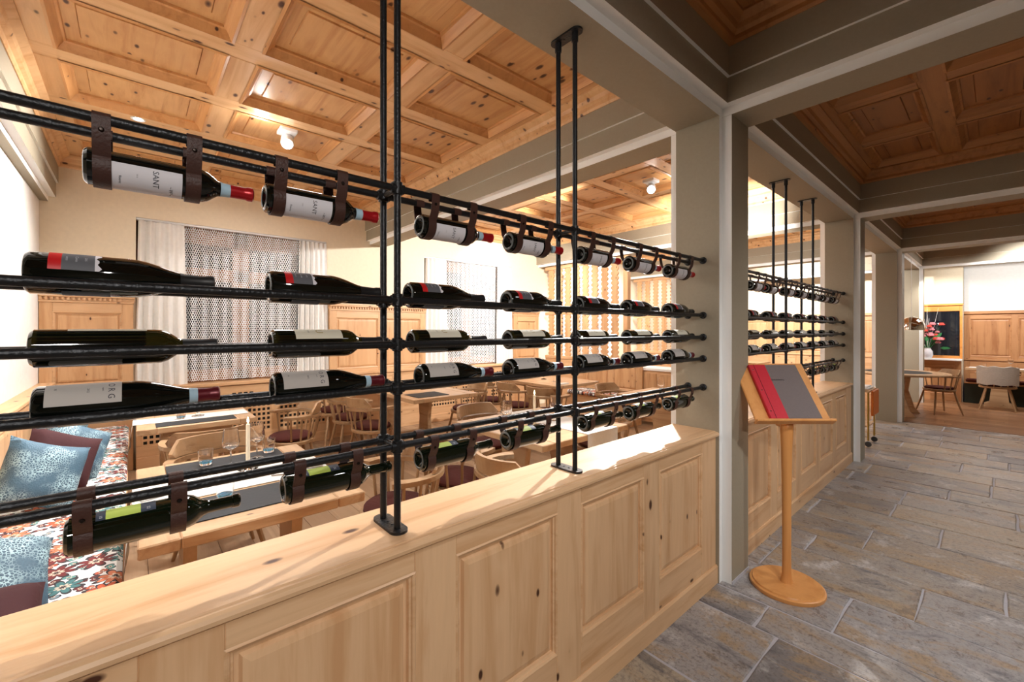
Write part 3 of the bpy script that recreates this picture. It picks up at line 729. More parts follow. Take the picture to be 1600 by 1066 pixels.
def bottle_kind(kind, var=0):
    p = {'a': BX, 'b': BU, 'c': BX, 'd': BU, 'e': BX}[kind]
    gl = {'a': glassB, 'b': glassB, 'c': glassO, 'd': glassB, 'e': glassG}[kind]; r = p[6][0]+.0004
    parts = []
    body = MB().lathe(p[3:], 28, 1).mesh('glass_body', gl)
    foot = MB().lathe(p[:5], 28, 1).mesh('punt', glassB if kind != 'e' else glassG)
    ring = MB().lathe([(p[3][0]-.003, .0005), (p[3][0], -.0012), (p[3][0]+.004, -.0004), (p[3][0]+.0055, .0008)], 28, 1).mesh('foot_ring', punt)
    parts += [('glass_body', body, []), ('punt', foot, []), ('foot_ring', ring, [])]
    if kind == 'a':
        parts.append(('capsule', sleeve(p, .252, .29, .0006, capRed, 'capsule', True), [])); parts.append(('neck_seal', sleeve(p, .232, .252, .0009, bandM, 'neck_seal'), []))
        c = -45
        sub = [('lettering', text_mesh('SANT', .015, ink, (r+.0004, R(c+22), .112))), ('lettering', text_mesh('Riserva', .006, ink, (r+.0004, R(c+5), .055))),
               ('lettering', text_mesh('I I I I', .004, ink, (r+.0004, R(c+25), .082))), ('sketch', text_mesh('~W^~', .010, ink, (r+.0004, R(c-12), .138)))]
        parts.append(('label', patch(r, .042, .158, c-58, c+58, labW, 'label'), sub))
        parts.append(('back_label', patch(r, .055, .145, 85, 150, labW, 'back_label'), []))
    if kind == 'b':
        parts.append(('capsule', sleeve(p, .236, .29, .0006, capBlk, 'capsule', True), []))
        parts.append(('red_band', patch(r, .033, .051, 8, 130, labR, 'red_band'), []))
        parts.append(('label', patch(r, .051, .098, 8, 130, labD, 'label'), [('lettering', text_mesh('Cuv\u00e9e', .006, inkW, (r+.0004, R(44), .072))), ('lettering', text_mesh('ROSSO', .004, inkW, (r+.0004, R(44), .058))), ('lettering', text_mesh('2015', .005, inkW, (r+.0004, R(44), .085)))]))
        parts.append(('torn_edge', patch(r, .098, .104, 8, 130, labW, 'torn_edge', 18, lambda k: .003*sin(k*1.7)+.002*sin(k*.9)), []))
        parts.append(('back_label', patch(r, .05, .12, -110, -55, labN, 'back_label'), []))
    if kind == 'c':
        a0, a1 = ((66, 165) if var else (22, 140))
        parts.append(('capsule', sleeve(p, .234, .29, .0006, capBlk, 'capsule', True), []))
        parts.append(('dark_wine', sleeve(p, .012, .17, .0002, glassB, 'dark_wine'), []))
        m = (a0+a1)/2-20
        parts.append(('label', patch(r, .052, .172, a0, a1, labC, 'label'), [('emblem', text_mesh('U', .026, inkG, (r+.0005, R(m), .112))), ('lettering', text_mesh('CUV', .006, ink, (r+.0005, R(m), .085)))]))
        parts.append(('back_label', patch(r, .045, .12, -150, -75, labG, 'back_label'), []))
    if kind == 'd':
        parts.append(('capsule', sleeve(p, .258, .29, .0006, capWine, 'capsule', True), [])); parts.append(('neck_seal', sleeve(p, .242, .258, .0009, bandM, 'neck_seal'), []))
        parts.append(('label', patch(r, .018, .128, 6, 125, labG, 'label'), [('lettering', text_mesh('O R G', .015, ink, (r+.0004, R(44), .112))), ('lettering', text_mesh('2012', .0055, ink, (r+.0004, R(46), .078))),
                      ('lettering', text_mesh('organic', .0035, ink, (r+.0004, R(48), .100))), ('lettering', text_mesh('B5', .005, ink, (r+.0004, R(56), .032)))]))
        parts.append(('back_label', patch(r, .035, .12, -95, -38, labG, 'back_label'), []))
    if kind == 'e':
        parts.append(('label', patch(r, .060, .115, 48, 130, labY, 'label'), []))
        parts.append(('navy_band', patch(r, .045, .060, 48, 130, labN, 'navy_band'), [('lettering', text_mesh('10', .007, inkW, (r+.0004, R(60), .0525)))]))
        parts.append(('navy_band', patch(r, .115, .140, 48, 130, labN, 'navy_band'), [('lettering', text_mesh('S2', .008, inkW, (r+.0004, R(60), .1275)))]))
        parts.append(('back_label', patch(r, .055, .115, -120, -70, labG, 'back_label'), []))
        parts.append(('cork_lip', MB().lathe([(.0152, .283), (.0165, .284), (.0165, .296), (.0152, .297)], 20, 1).mesh('cork_lip', glassG), []))
    return parts
K = {k: bottle_kind(k) for k in 'abcde'}; K['c1'] = bottle_kind('c', 1)
def place_bottle(kind, loc, label, group, rot=0):
    o = thing('wine_bottle', label, 'bottle', loc, 0, group); o.rotation_euler = (0, rot, 0)
    for (n, me, sub) in K[kind]:
        q = put(n, me, o)
        for (n2, m2) in sub: put(n2, m2, q)
    return o
od = ['seventh', 'sixth', 'fifth', 'fourth', 'third', 'second', 'first']
desc = [('a', 'hanging red-capsuled bottle', 'top row'), ('b', 'slate-and-red labelled bottle', 'second row'),
        ('c', 'cream-labelled bottle with black capsule', 'middle row'), ('d', 'grey-labelled bottle with wine-red capsule', 'fourth row'),
        ('e', 'green lime-labelled hanging bottle', 'bottom row')]
zb = [1.923-.085, 1.590+.0215, 1.457+.007, 1.327+.0215, 1.153-.070]
for lv in range(5):
    k, d, w = desc[lv]; rr_ = random.Random(lv+3)
    for i, y in enumerate(YB[lv]):
        kk = 'c1' if (k == 'c' and i == 0) else k
        pl = 'open end' if i == 0 else 'pillar'
        lab = '%s, %s from the lectern pillar, %s of near rack' % (d, od[i], w)
        place_bottle(kk, (RC, y, zb[lv]), lab, 'bottles in the '+w+' of the near rack', R(0 if i == 0 else rr_.uniform(-7, 7)))
    for i, y in enumerate(YB2[lv]):
        lab = '%s, %s from the second pillar, %s of farther rack' % (d, od[i], w)
        place_bottle(k, (RC, y, zb[lv]), lab, 'bottles in the '+w+' of the farther rack', R(rr_.uniform(-9, 9)))

# ------------------------------------------------------------ bench, cushions
def prismx(poly, a, b): return MB().prism(poly, a, b, 0)
bn = thing('bench', 'long built-in pine bench along the bright white wall', 'bench')
MB().box(-6.1, -1.45, -.60, -.06, 0, .42, .004).build('seat_box', pineX, bn)
MB().box(-6.1, -1.45, -.62, -.03, .42, .445, .005).build('seat_board', pineX, bn)
framed(bn, 0, -.60, -6.1, -1.45, .42, .96, [(-6.0+.76*k, -6.0+.76*k+.62) for k in range(6)], (.55, .88), pineX, pineZ, .03, 1)
MB().box(-6.1, -1.45, -.688, -.632, .0, .96).build('back_core', pineX, bn)
MB().box(-6.1, -1.45, -.69, -.57, .96, .99, .006).build('top_ledge', pineX, bn)
def pad(name, x0, x1, y0, y1, z0, z1, mat, parent=None):
    """upholstered slab with soft edges"""
    return MB().box(x0, x1, y0, y1, z0, z1, .018).build(name, mat, parent)
s_ = pad('seat_cushion', -6.08, -1.47, -.585, -.035, .446, .505, floral)
tag(s_, 'long seat cushion with floral print of rust and teal leaves on the pine bench', 'cushion')
def pillow_mesh(w, h, t, mat, name='pillow'):
    n = 14; mb = MB()
    for sd in (1, -1):
        vs = []
        for j in range(n+1):
            for i in range(n+1):
                u, v = -1+2*i/n, -1+2*j/n
                pin = 1-.10*(1-abs(u)**2)*abs(v)**2 - .0; pin2 = 1-.10*(1-abs(v)**2)*abs(u)**2
                th = ((1-u**4)*(1-v**4))**.55
                wr = .05*sin(6*u+4*v)*th
                vs.append((u*w/2*pin2, sd*t/2*(th+wr*.4), v*h/2*pin))
        mb.add(vs, [(j*(n+1)+i, j*(n+1)+i+1, (j+1)*(n+1)+i+1, (j+1)*(n+1)+i) for j in range(n) for i in range(n)], 0, True)
    return mb.mesh(name, mat)
pil = {'blue': pillow_mesh(.37, .37, .19, damask), 'plum': pillow_mesh(.37, .37, .17, velvet), 'bluelong': pillow_mesh(.50, .34, .15, damask)}
def pillow(kind, loc, rot, label):
    o = put('throw_pillow', pil[kind], None, loc, rot); tag(o, label, 'pillow', 'throw pillows on the bench'); return o
pillow('blue', (-3.50, -.38, .70), (R(-18), R(24), R(118)), 'light blue damask pillow first of the three leaning together')
pillow('plum', (-3.80, -.34, .70), (R(-22), R(26), R(116)), 'plum velvet pillow between two blue ones on the bench')
pillow('blue', (-4.08, -.30, .695), (R(-26), R(28), R(114)), 'dark blue damask pillow behind the plum velvet one')
pillow('bluelong', (-5.15, -.42, .67), (R(-20), 0, R(22)), 'oblong blue damask pillow alone farther down the bench')
pillow('plum', (-5.58, -.43, .715), (R(-18), 0, R(12)), 'plum pillow half hidden behind the oblong blue one')
pillow('blue', (-2.36, -.40, .60), (R(-52), R(18), R(108)), 'blue damask pillow at the near end of the bench by the half wall')
pillow('plum', (-1.98, -.38, .575), (R(-62), R(10), R(104)), 'plum velvet pillow lowest at the near end of the bench')

# ------------------------------------------------------------ tables
def table(x0, x1, y0, y1, label, legs='x', loc_group='pine dining tables'):
    cx, cy = (x0+x1)/2, (y0+y1)/2; w, h = (x1-x0)/2, (y1-y0)/2
    o = thing('dining_table', label, 'table', (cx, cy, 0), 0, loc_group)
    for (a, b) in ((-h, -h+.12), (h-.12, h)): MB().box(-w, w, a, b, .705, .75, .005).build('end_board', tabX, o)
    MB().box(-w, w, -h+.121, h-.121, .705, .75, .005).build('tabletop', tabY, o)
    MB().box(-w*.62, w*.62, -h*.6, h*.6, .655, .704, .004).build('apron', tabY, o)
    for sy in (-1, 1):
        p = [(-.20, 0), (.20, 0), (.20, .05), (.13, .09), (.105, .35), (.15, .655), (-.15, .655), (-.105, .35), (-.13, .09), (-.20, .05)]
        MB().prism([(q*min(1, w/.45), z) for q, z in p], sy*h*.55-.025, sy*h*.55+.025, 1).build('leg', tabX, o)
    MB().box(-.04, .04, -h*.55, h*.55, .12, .20, .004).build('stretcher', tabY, o)
    return o
table(-3.07, -1.95, .01, .81, 'nearest pine dining table with bench end, under the lowest hanging bottles')
table(-4.98, -4.25, .015, .80, 'second pine dining table along the bench, near the first window')
table(-5.95, -4.14, 2.25, 3.10, 'long pine dining table between the windows behind the middle of the rack')
table(-2.95, -1.95, 1.98, 2.95, 'pine dining table close behind the pillar end of the near rack')
table(-5.3, -3.9, 4.25, 5.15, 'pine dining table in the second bay before the scalloped screen')
table(-3.0, -2.0, 4.3, 5.1, 'pine dining table in the second bay behind the lectern')
table(-3.0, -2.0, 7.4, 8.3, 'pine dining table in the third bay seen through the second rack')
table(-4.6, -3.6, 10.6, 11.4, 'pine dining table before the end wall panelling')
def mat_(x0, x1, y0, y1, label, z=.751):
    o = MB().box(x0, x1, y0, y1, z, z+.004, .0015).build('placemat', slate); tag(o, label, 'placemat', 'slate grey placemats')
mat_(-2.34, -2.06, .14, .70, 'slate grey placemat on the rack side of the nearest table')
mat_(-3.01, -2.74, .13, .68, 'slate grey placemat on the far side of the nearest table')
mat_(-4.46, -4.28, .13, .66, 'slate grey placemat on the second bench table')
mat_(-4.55, -4.22, 2.35, 2.75, 'slate grey placemat on the corner of the long table between the windows')
def runner(x0, x1, y0, y1, drop0, drop1, label, axis=1, z=.7515):
    th = .003; m = MB()
    if axis == 1:
        m.box(x0, x1, y0, y1, z, z+th)
        if drop0: m.add([(x0, y0, z+th), (x1, y0, z+th), (x1+.01, y0-.018, z-drop0*.5), (x0-.005, y0-.014, z-drop0*.5), (x1-.02, y0-.03, z-drop0), (x0+.02, y0-.01, z-drop0*.95)], [(0, 1, 2, 3), (3, 2, 4, 5)])
    else:
        m.box(x0, x1, y0, y1, z, z+th)
        if drop1: m.box(x1, x1+th, y0, y1, z-drop1, z+th)
    o = m.build('table_runner', napk); tag(o, label, 'table runner', 'white table runners')
runner(-2.72, -2.37, -.004, .80, .30, 0, 'white table runner hanging over the bench end of the nearest table')
runner(-4.72, -4.48, -.004, .78, .22, 0, 'white table runner hanging over the bench end of the second table')
runner(-2.93, -1.948, 2.44, 2.80, 0, .24, 'white table runner hanging over the corridor side of the table by the pillar', 0)
# round far table
o = thing('round_table', 'far oval table with inlaid dark top seen past the third pillar', 'table', (-1.22, 10.35, 0))
MB().lathe([(0, .705), (.60, .705), (.68, .72), (.70, .735), (.69, .75), (0, .75)], 36).build('tabletop', tabY, o)
MB().lathe([(0, .751), (.46, .751), (.46, .7515), (0, .7515)], 36).build('dark_inlay', slate, o)
for sy in (-.3, .3): MB().prism([(-.28, 0), (.28, 0), (.2, .1), (.12, .4), (.16, .704), (-.16, .704), (-.12, .4), (-.2, .1)], sy-.03, sy+.03, 1).build('leg', tabX, o)
table(-.45, .45, 12.52, 12.88, 'small pine table laid with white cloth before the far bench', loc_group=None)
runner(-.40, .40, 12.54, 12.86, 0, 0, 'white cloth on the small table before the far bench', 0)
o = thing('bench', 'far bench with dark green base under the reddish panelling', 'bench')
MB().box(-.48, 2.2, 12.95, 13.33, 0, .40).build('base', darkgreen, o); MB().box(-.48, 2.2, 12.92, 13.33, .40, .43, .005).build('seat_board', darkX, o)
MB().box(-.46, 2.18, 12.93, 13.32, .431, .48, .012).build('cushion', burg, o)
# bench in front of the scalloped screen
o = thing('bench', 'short pine settle with floral seat before the scalloped screen', 'bench')
MB().box(-4.95, -3.75, 5.62, 6.05, 0, .42, .004).build('seat_box', wainX, o)
framed(o, 0, 6.06, -4.95, -3.75, .42, 1.0, [(-4.85, -4.4), (-4.3, -3.85)], (.52, .92), wainX, wainZ, .03, -1)
MB().box(-4.95, -3.75, 6.03, 6.11, 1.0, 1.03, .005).build('top_ledge', wainX, o)
tag(pad('seat_cushion', -4.93, -3.77, 5.60, 6.02, .421, .48, floral), 'short floral seat cushion before the scalloped screen', 'cushion')

# ------------------------------------------------------------ chairs
def make_chair():
    t = thing('dining_chair', 'x', 'chair', (0, 0, 0), 0, 'pale wood captain chairs')
    # faces +y; back at -y
    n = 24
    out = [(.235*cos(2*pi*k/n)*(1.0+.05*abs(cos(2*pi*k/n))), .215*sin(2*pi*k/n)) for k in range(n)]
    sm = MB(); vs = []
    for (s_, z) in ((.90, .405), (1, .415), (1, .438), (.97, .445)): vs += [(x*s_, y*s_, z) for x, y in out]
    sm.add(vs, [(r_*n+k, r_*n+(k+1) % n, (r_+1)*n+(k+1) % n, (r_+1)*n+k) for r_ in range(3) for k in range(n)]+[tuple(range(n))[::-1], tuple(range(3*n, 4*n))])
    sm.build('seat', chairM, t)
    cm = MB(); vs = []
    for (s_, z) in ((.84, .446), (.89, .458), (.88, .472), (.80, .484), (.4, .490)): vs += [(x*s_, y*s_, z) for x, y in out]
    cm.add(vs, [(r_*n+k, r_*n+(k+1) % n, (r_+1)*n+(k+1) % n, (r_+1)*n+k) for r_ in range(4) for k in range(n)]+[tuple(range(n))[::-1], tuple(range(4*n, 5*n))], 0, True)
    cm.build('seat_pad', burg, t)
    for (x, y) in ((.15, .14), (-.15, .14), (.14, -.14), (-.14, -.14)):
        MB().tube([(x*1.62, y*1.55, 0), (x*1.25, y*1.22, .22), (x*.98, y, .41)], [.011, .017, .014], 8).build('leg', chairZ, t)
    # arm bow: 230 degree arc, flat rail
    def arc(a, rx_, ry_): return (rx_*cos(R(a)), ry_*sin(R(a)))
    am = MB(); m = 26; vs = []
    for i in range(m+1):
        a = -90-118+236*i/m; c_, s_ = cos(R(a)), sin(R(a)); e = abs(i/m-.5)*2
        w = .026+.010*max(0, e-.75)*4; z = .665-.012*(1-e)
        for (dr, dz) in ((-w, 0), (w, 0), (w, .026), (-w, .026)): vs.append(((.262+dr)*c_, (.245+dr)*s_, z+dz))
    am.add(vs, [(i*4+k, i*4+(k+1) % 4, (i+1)*4+(k+1) % 4, (i+1)*4+k) for i in range(m) for k in range(4)]+[(3, 2, 1, 0), (m*4, m*4+1, m*4+2, m*4+3)])
    am.build('arm_bow', chairM, t)
    cr = MB(); m = 16; vs = []
    for i in range(m+1):
        a = -90-62+124*i/m; c_, s_ = cos(R(a)), sin(R(a)); e = abs(i/m-.5)*2
        z0, z1 = .690, .79-.075*max(0, e-.75)/.25
        for (dr, z) in ((-.014, z0), (.014, z0), (.026, z1), (.004, z1)): vs.append(((.264+dr)*c_, (.247+dr)*s_, z))
    cr.add(vs, [(i*4+k, i*4+(k+1) % 4, (i+1)*4+(k+1) % 4, (i+1)*4+k) for i in range(m) for k in range(4)]+[(3, 2, 1, 0), (m*4, m*4+1, m*4+2, m*4+3)])
    cr.build('backrest', chairM, t)
    for a in (-195, -172, -149, -124, -101, -79, -56, -31, -8, 15):
        x, y = arc(a, .262, .245); x0, y0 = arc(a, .222, .198)
        MB().tube([(x0, y0, .43), (x, y, .668)], [.010, .009], 7).build('spindle', chairZ, t)
    return t
ch0 = make_chair(); first = [True]
def chair(x, y, rz, label):
    if first[0]:
        first[0] = False; ch0.location = (x, y, 0); ch0.rotation_euler = (0, 0, R(rz)); ch0['label'] = label; return ch0
    return dup(ch0, (x, y, 0), R(rz), label)
# rz: 0 faces +y, 90 faces -x, -90 faces +x, 180 faces -y
chair(-3.33, .42, -90, 'captain chair drawn up to the far side of the nearest bench table')
chair(-3.94, .42, 90, 'captain chair back to back behind the nearest table, at the second table')
chair(-2.35, 1.17, 175, 'captain chair at the corridor end of the nearest table, seen past the first rack post')
chair(-4.60, 1.16, 180, 'captain chair at the head of the second bench table before the lattice')
chair(-5.76, 1.98, 3, 'captain chair at the long table closest to the window wall')
chair(-5.15, 1.97, -4, 'middle captain chair of three at the long table')
chair(-4.54, 1.96, 2, 'captain chair of three at the long table closest to the rack')
chair(-4.72, 3.36, 172, 'captain chair on the far side of the long table between the windows')
chair(-2.55, 1.72, 4, 'captain chair at the table by the pillar, its burgundy pad seen below the rods')
chair(-1.90, 1.74, -6, 'captain chair at the table by the pillar, holding the blue pillow')
chair(-3.12, 2.45, -86, 'captain chair on the window side of the table by the pillar')
chair(-2.42, 3.22, 178, 'captain chair on the far side of the table by the pillar')
chair(-5.05, 4.02, 0, 'captain chair before the second-bay table closest to the second window')
chair(-4.45, 4.0, -5, 'middle captain chair of three before the second-bay table')
chair(-3.82, 3.98, 4, 'captain chair of three before the second-bay table closest to the rack')
chair(-3.28, 4.7, -90, 'captain chair between the two second-bay tables')
chair(-2.5, 5.38, 180, 'captain chair behind the second-bay table near the farther rack')
chair(-2.5, 7.15, 0, 'captain chair before the third-bay table seen through the farther rack')
chair(-1.75, 7.9, 90, 'captain chair beside the trolley at the third-bay table')
chair(-4.1, 10.3, 0, 'captain chair before the table at the end wall')
chair(-.72, 10.95, 125, 'captain chair at the far oval table, seen down the corridor')
chair(-2.05, 10.3, -90, 'captain chair behind the third pillar at the far oval table')
chair(-.02, 12.22, 0, 'captain chair with white cloth over its back before the far bench')
q = put('throw_pillow', pil['bluelong'], None, (-1.88, 1.77, .565), (R(78), 0, R(25))); tag(q, 'blue damask pillow lying on the chair by the half wall', 'pillow')
# cloth draped on the far chair
dm = MB(); vs = []; m = 14
for (z, rr2) in ((.48, .292), (.60, .296), (.815, .300), (.822, .262), (.60, .235)):
    for i in range(m+1):
        a = R(-90-64+128*i/m); vs.append((rr2*cos(a), (rr2-.017)*sin(a), z+.01*sin(i*1.3)))
dm.add(vs, [(j*(m+1)+i, j*(m+1)+i+1, (j+1)*(m+1)+i+1, (j+1)*(m+1)+i) for j in range(4) for i in range(m)], 0, True)
o = dm.build('draped_cloth', plain('beige_cloth', lin(186, 174, 162), .9, noise=40, st=.3), None, (-.02, 12.22, 0)); tag(o, 'pale cloth draped over the chair back before the far bench', 'cloth')

# ------------------------------------------------------------ scalloped screens
def scallop_board(w, z0, z1, mat, pitch=.078, amp=.032):
    n = int((z1-z0)/pitch); prof = []
    k = 6
    for i in range(n*k+1):
        z = z0+(z1-z0)*i/(n*k); prof.append((w/2+amp*abs(sin(pi*i/k))-amp*.3, z))
    vs = []; t = .012
    for (h, z) in prof: vs += [(-h, -t, z), (h, -t, z), (h, t, z), (-h, t, z)]
    fs = [(i*4+q, i*4+(q+1) % 4, (i+1)*4+(q+1) % 4, (i+1)*4+q) for i in range(len(prof)-1) for q in range(4)]
    fs += [(3, 2, 1, 0), tuple(len(prof)*4-4+q for q in range(4))]
    return MB().add(vs, fs).mesh('slat', mat)
def screen(x0, x1, y, label, step, w, z0=1.0, zt=2.70):
    o = thing('screen', label, 'screen', (x0, y, 0))
    L = x1-x0
    up = scallop_board(w, 1.86, zt, wainZ); lo = scallop_board(w, z0, 1.80, wainZ)
    MB().box(0, L, -.03, .03, zt, zt+.068, .004).build('top_rail', wainX, o)
    MB().box(0, L, -.025, .025, 1.80, 1.86, .004).build('middle_rail', wainX, o)
    MB().box(0, L, -.03, .03, z0-.06, z0, .004).build('bottom_rail', wainX, o)
    MB().box(0, L, -.02, .02, 0, z0-.06, .004).build('lower_board', wainX, o)
    MB().box(L-.07, L+.02, -.05, .05, 0, zt+.068, .006).build('end_post', wainZ, o)
    n = int((L-.1)/step)
    for i in range(n):
        x = .05+step*(i+.5)
        put('slat', up, o, (x, 0, 0)); put('slat', lo, o, (x, 0, 0))
screen(-6.08, -4.15, 6.28, 'tall pale wood screen of scalloped upright boards beside the second window', .215, .115)
screen(-6.08, -3.6, 9.46, 'farther pale wood screen of scalloped upright boards in the third bay', .22, .10)
sb = thing('sideboard', 'low cream sideboard with pine front beyond the screen', 'sideboard', (-3.55, 6.32, 0))
MB().box(-.45, .55, -.2, .2, .05, .86, .005).build('body', wainX, sb); MB().box(-.48, .58, -.22, .22, .86, .90, .006).build('top', white, sb)
for sx in (-.2, .3): MB().box(sx-.22, sx+.22, -.214, -.201, .1, .82, .004).build('door', wainZ, sb)

# ------------------------------------------------------------ lectern with menu
A = R(48.6); lx, ly = -.82, 2.86
lc = thing('lectern', 'beech music-stand lectern with round foot in the stone corridor', 'lectern', (lx, ly, 0), A)
MB().lathe([(0, 0), (.187, 0), (.190, .006), (.190, .022), (.184, .026), (.178, .026), (.174, .034), (0, .034)], 48).build('foot', beech, lc)
MB().lathe([(0, .034), (.034, .034), (.030, .045), (.024, .08), (.0225, .18), (.024, .5), (.029, .80), (.034, .92), (.033, .955), (.024, .97), (.022, 1.0), (0, 1.0)], 24).build('pole', beech, lc)
tilt = R(50)      # board local: x width, u up the slope
def bp(x, u, w): return (x, -.065+u*cos(tilt)-w*sin(tilt), .985+u*sin(tilt)+w*cos(tilt))
def slab(x0, x1, u0, u1, w0, w1, b=.003):
    m = MB().box(x0, x1, u0, u1, w0, w1, b); m.v = [bp(*v) for v in m.v]; return m
slab(-.215, .215, 0, .40, -.014, 0, .004).build('board', beech, lc)
slab(-.225, .225, -.016, 0, -.016, .030, .004).build('ledge', beech, lc)
MB().box(-.03, .03, .0, .06, .93, 1.06, .004).build('bracket', beech, lc)
mn = thing('menu_folder', 'red and grey menu folder resting on the lectern', 'menu', (lx, ly, 0), A)
slab(-.135, .155, .002, .375, .001, .022, .003).build('cover', greyM, mn)
slab(-.138, -.035, .0015, .3755, .0008, .0228, .003).build('spine', redM, mn)
slab(-.108, -.105, .002, .375, .0228, .0232, 0).build('crease', capWine, mn)
for u in (.05, .19, .335):
    m = MB().lathe([(0, .0245), (.003, .0243), (.0045, .0228)], 10, 2, (-.122, u, 0)); m.v = [bp(*v) for v in m.v]; m.build('screw', chrome, mn)
tm = text_mesh('Speisenkarte', .0155, inkM)
for v in tm.vertices: v.co = bp(v.co.x+.0, v.co.y+.262, .0233)
put('lettering', tm, mn)

# ------------------------------------------------------------ table ware
def flame_candle(x, y, z, h, label):
    o = thing('candle', label, 'candle', (x, y, z), 0, 'lit ivory candles')
    MB().lathe([(0, 0), (.045, 0), (.048, .004), (.03, .010), (.016, .014), (.014, .04), (.011, .042), (.011, .03), (0, .03)], 20).build('candlestick', clear, o)
    MB().lathe([(.0105, .03), (.0095, h), (.006, h+.004), (0, h+.004)], 14).build('stick', wax, o)
    MB().lathe([(0, h+.006), (.0045, h+.014), (.005, h+.02), (.003, h+.032), (0, h+.042)], 10).build('flame', flame, o)
cl = [((385, 722), .27, 'lit ivory candle on the nearest bench table'), ]
flame_candle(-2.66, .46, .755, .24, 'lit ivory candle on the nearest bench table')
flame_candle(-4.6, .42, .755, .20, 'lit ivory candle on the second bench table')
flame_candle(-4.9, 2.7, .75, .24, 'lit ivory candle on the long table between the windows')
flame_candle(-2.35, 2.30, .75, .25, 'lit ivory candle on the table by the pillar')
flame_candle(-4.6, 4.7, .75, .2, 'lit ivory candle on the second-bay table')
wg = MB().lathe([(0, .003), (.034, .0), (.035, .002), (.006, .006), (.0035, .012), (.0035, .085), (.012, .092), (.036, .105), (.042, .125), (.034, .205), (.033, .205), (.040, .125), (.034, .108), (0, .095)], 24).mesh('bowl', clear)
tg = MB().lathe([(0, 0), (.026, 0), (.030, .006), (.035, .05), (.036, .085), (.0345, .085), (.033, .05), (.028, .012), (0, .010)], 24).mesh('tumbler', clear)
tb = MB().lathe([(0, .0105), (.0275, .0125), (.0295, .022), (0, .024)], 24).mesh('tinted_base', blueg)
def wglass(x, y, z, label): o = put('wine_glass', wg, None, (x, y, z)); tag(o, label, 'glass', 'wine glasses'); return o
def tumbler(x, y, z, label):
    o = thing('tumbler', label, 'glass', (x, y, z), 0, 'blue-footed tumblers'); put('glass_wall', tg, o); put('tinted_base', tb, o)
ware = [(-2.78, .40, .756, 'w', 'wine glass before the candle on the nearest table'), (-2.86, .54, .756, 'w', 'wine glass behind the candle on the nearest table'),
        (-2.27, .305, .756, 't', 'blue-footed tumbler beside the lowest green bottle'), (-2.90, .30, .756, 't', 'tumbler on the far placemat of the nearest table'), (-2.95, .62, .756, 't', 'tumbler at the corner of the nearest table'),
        (-4.55, .3, .756, 't', 'blue-footed tumbler on the second bench table'), (-4.98, 2.45, .75, 'w', 'wine glass beside the long table candle'), (-4.85, 2.9, .75, 'w', 'wine glass behind the long table candle'), (-5.2, 2.6, .75, 'w', 'wine glass toward the window end of the long table'),
        (-2.50, 2.15, .75, 'w', 'wine glass on the window side of the pillar table candle'), (-2.42, 2.60, .757, 'w', 'wine glass on the white runner by the pillar'), (-2.7, 2.3, .75, 't', 'blue-footed tumbler on the table by the pillar'),
        (-4.3, 4.6, .75, 'w', 'wine glass on the second-bay table'), (-2.6, 4.6, .75, 'w', 'wine glass on the table behind the lectern'), (-2.5, 7.8, .75, 'w', 'wine glass on the third-bay table'), (.15, 12.7, .757, 'w', 'wine glass on the far small table'), (-.2, 12.7, .757, 't', 'tumbler on the far small table')]
for (x, y, z, k, l) in ware: (wglass if k == 'w' else tumbler)(x, y, z, l)
def napkin(x, y, z, rz, label):
    m = MB().box(-.035, .035, -.11, .11, 0, .008, .003).box(-.032, .034, -.1, .105, .008, .016, .003)
    o = m.build('napkin', napk, None, (x, y, z), (0, 0, R(rz))); tag(o, label, 'napkin', 'folded white napkins')
napkin(-2.52, .12, .7555, 20, 'folded white napkin at the bench end of the nearest table')
napkin(-2.50, .68, .7555, -15, 'folded white napkin at the corridor end of the nearest table')
napkin(-2.3, 2.12, .7505, 60, 'folded white napkin on the table by the pillar')
napkin(-5.3, 2.4, .7505, 10, 'folded white napkin on the long table between the windows')
napkin(-4.0, 4.45, .7505, 0, 'folded white napkin on the second-bay table')
def knife(x, y, z, rz, label):
    m = MB().box(-.006, .006, -.1, 0, 0, .005, .002).box(-.008, .008, 0, .1, .0015, .0035, .001)
    o = m.build('knife', chrome, None, (x, y, z), (0, 0, R(rz))); tag(o, label, 'knife', 'table knives')
knife(-2.40, .10, .7555, 35, 'steel knife beside the napkin at the bench end of the nearest table')
knife(-2.42, .62, .7555, -20, 'steel knife at the corridor end of the nearest table')

# ------------------------------------------------------------ ceiling spotlights
def spot_fix(x, y, z, p, label):
    o = thing('ceiling_spotlight', label, 'lamp', (x, y, z), 0, 'white ceiling spotlights')
    MB().box(-.07, .07, -.07, .07, -.035, 0, .005).build('mount', shell, o)
    v = Vector(p)-Vector((x, y, z-.09)); q = v.to_track_quat('-Z', 'Y').to_euler()
    h = MB().lathe([(0, .05), (.048, .05), (.052, .045), (.052, -.05), (.045, -.052), (.045, -.03), (0, -.03)], 24).build('lamp_head', shell, o, (0, 0, -.10), q)
    MB().lathe([(0, -.031), (.043, -.031), (.043, -.0315), (0, -.0315)], 24).build('lens', lens, h)
spot_fix(-4.2, 1.03, 3.285, (-2.6, .6, 1.4), 'white ceiling spotlight in the nearest bay, shining toward the rack')
spot_fix(-2.68, 4.52, 3.25, (-1.0, 2.0, 1.2), 'white ceiling spotlight in the second bay beside the near pillar')
o = thing('recessed_downlight', 'small recessed downlight in the nearest ceiling near the bench wall', 'lamp', (-4.72, .03, 3.249))
MB().lathe([(.03, 0), (.045, -.004), (.05, 0)], 24).build('rim', shell, o); MB().lathe([(0, -.001), (.03, -.001)], 24).build('lens', lens, o)

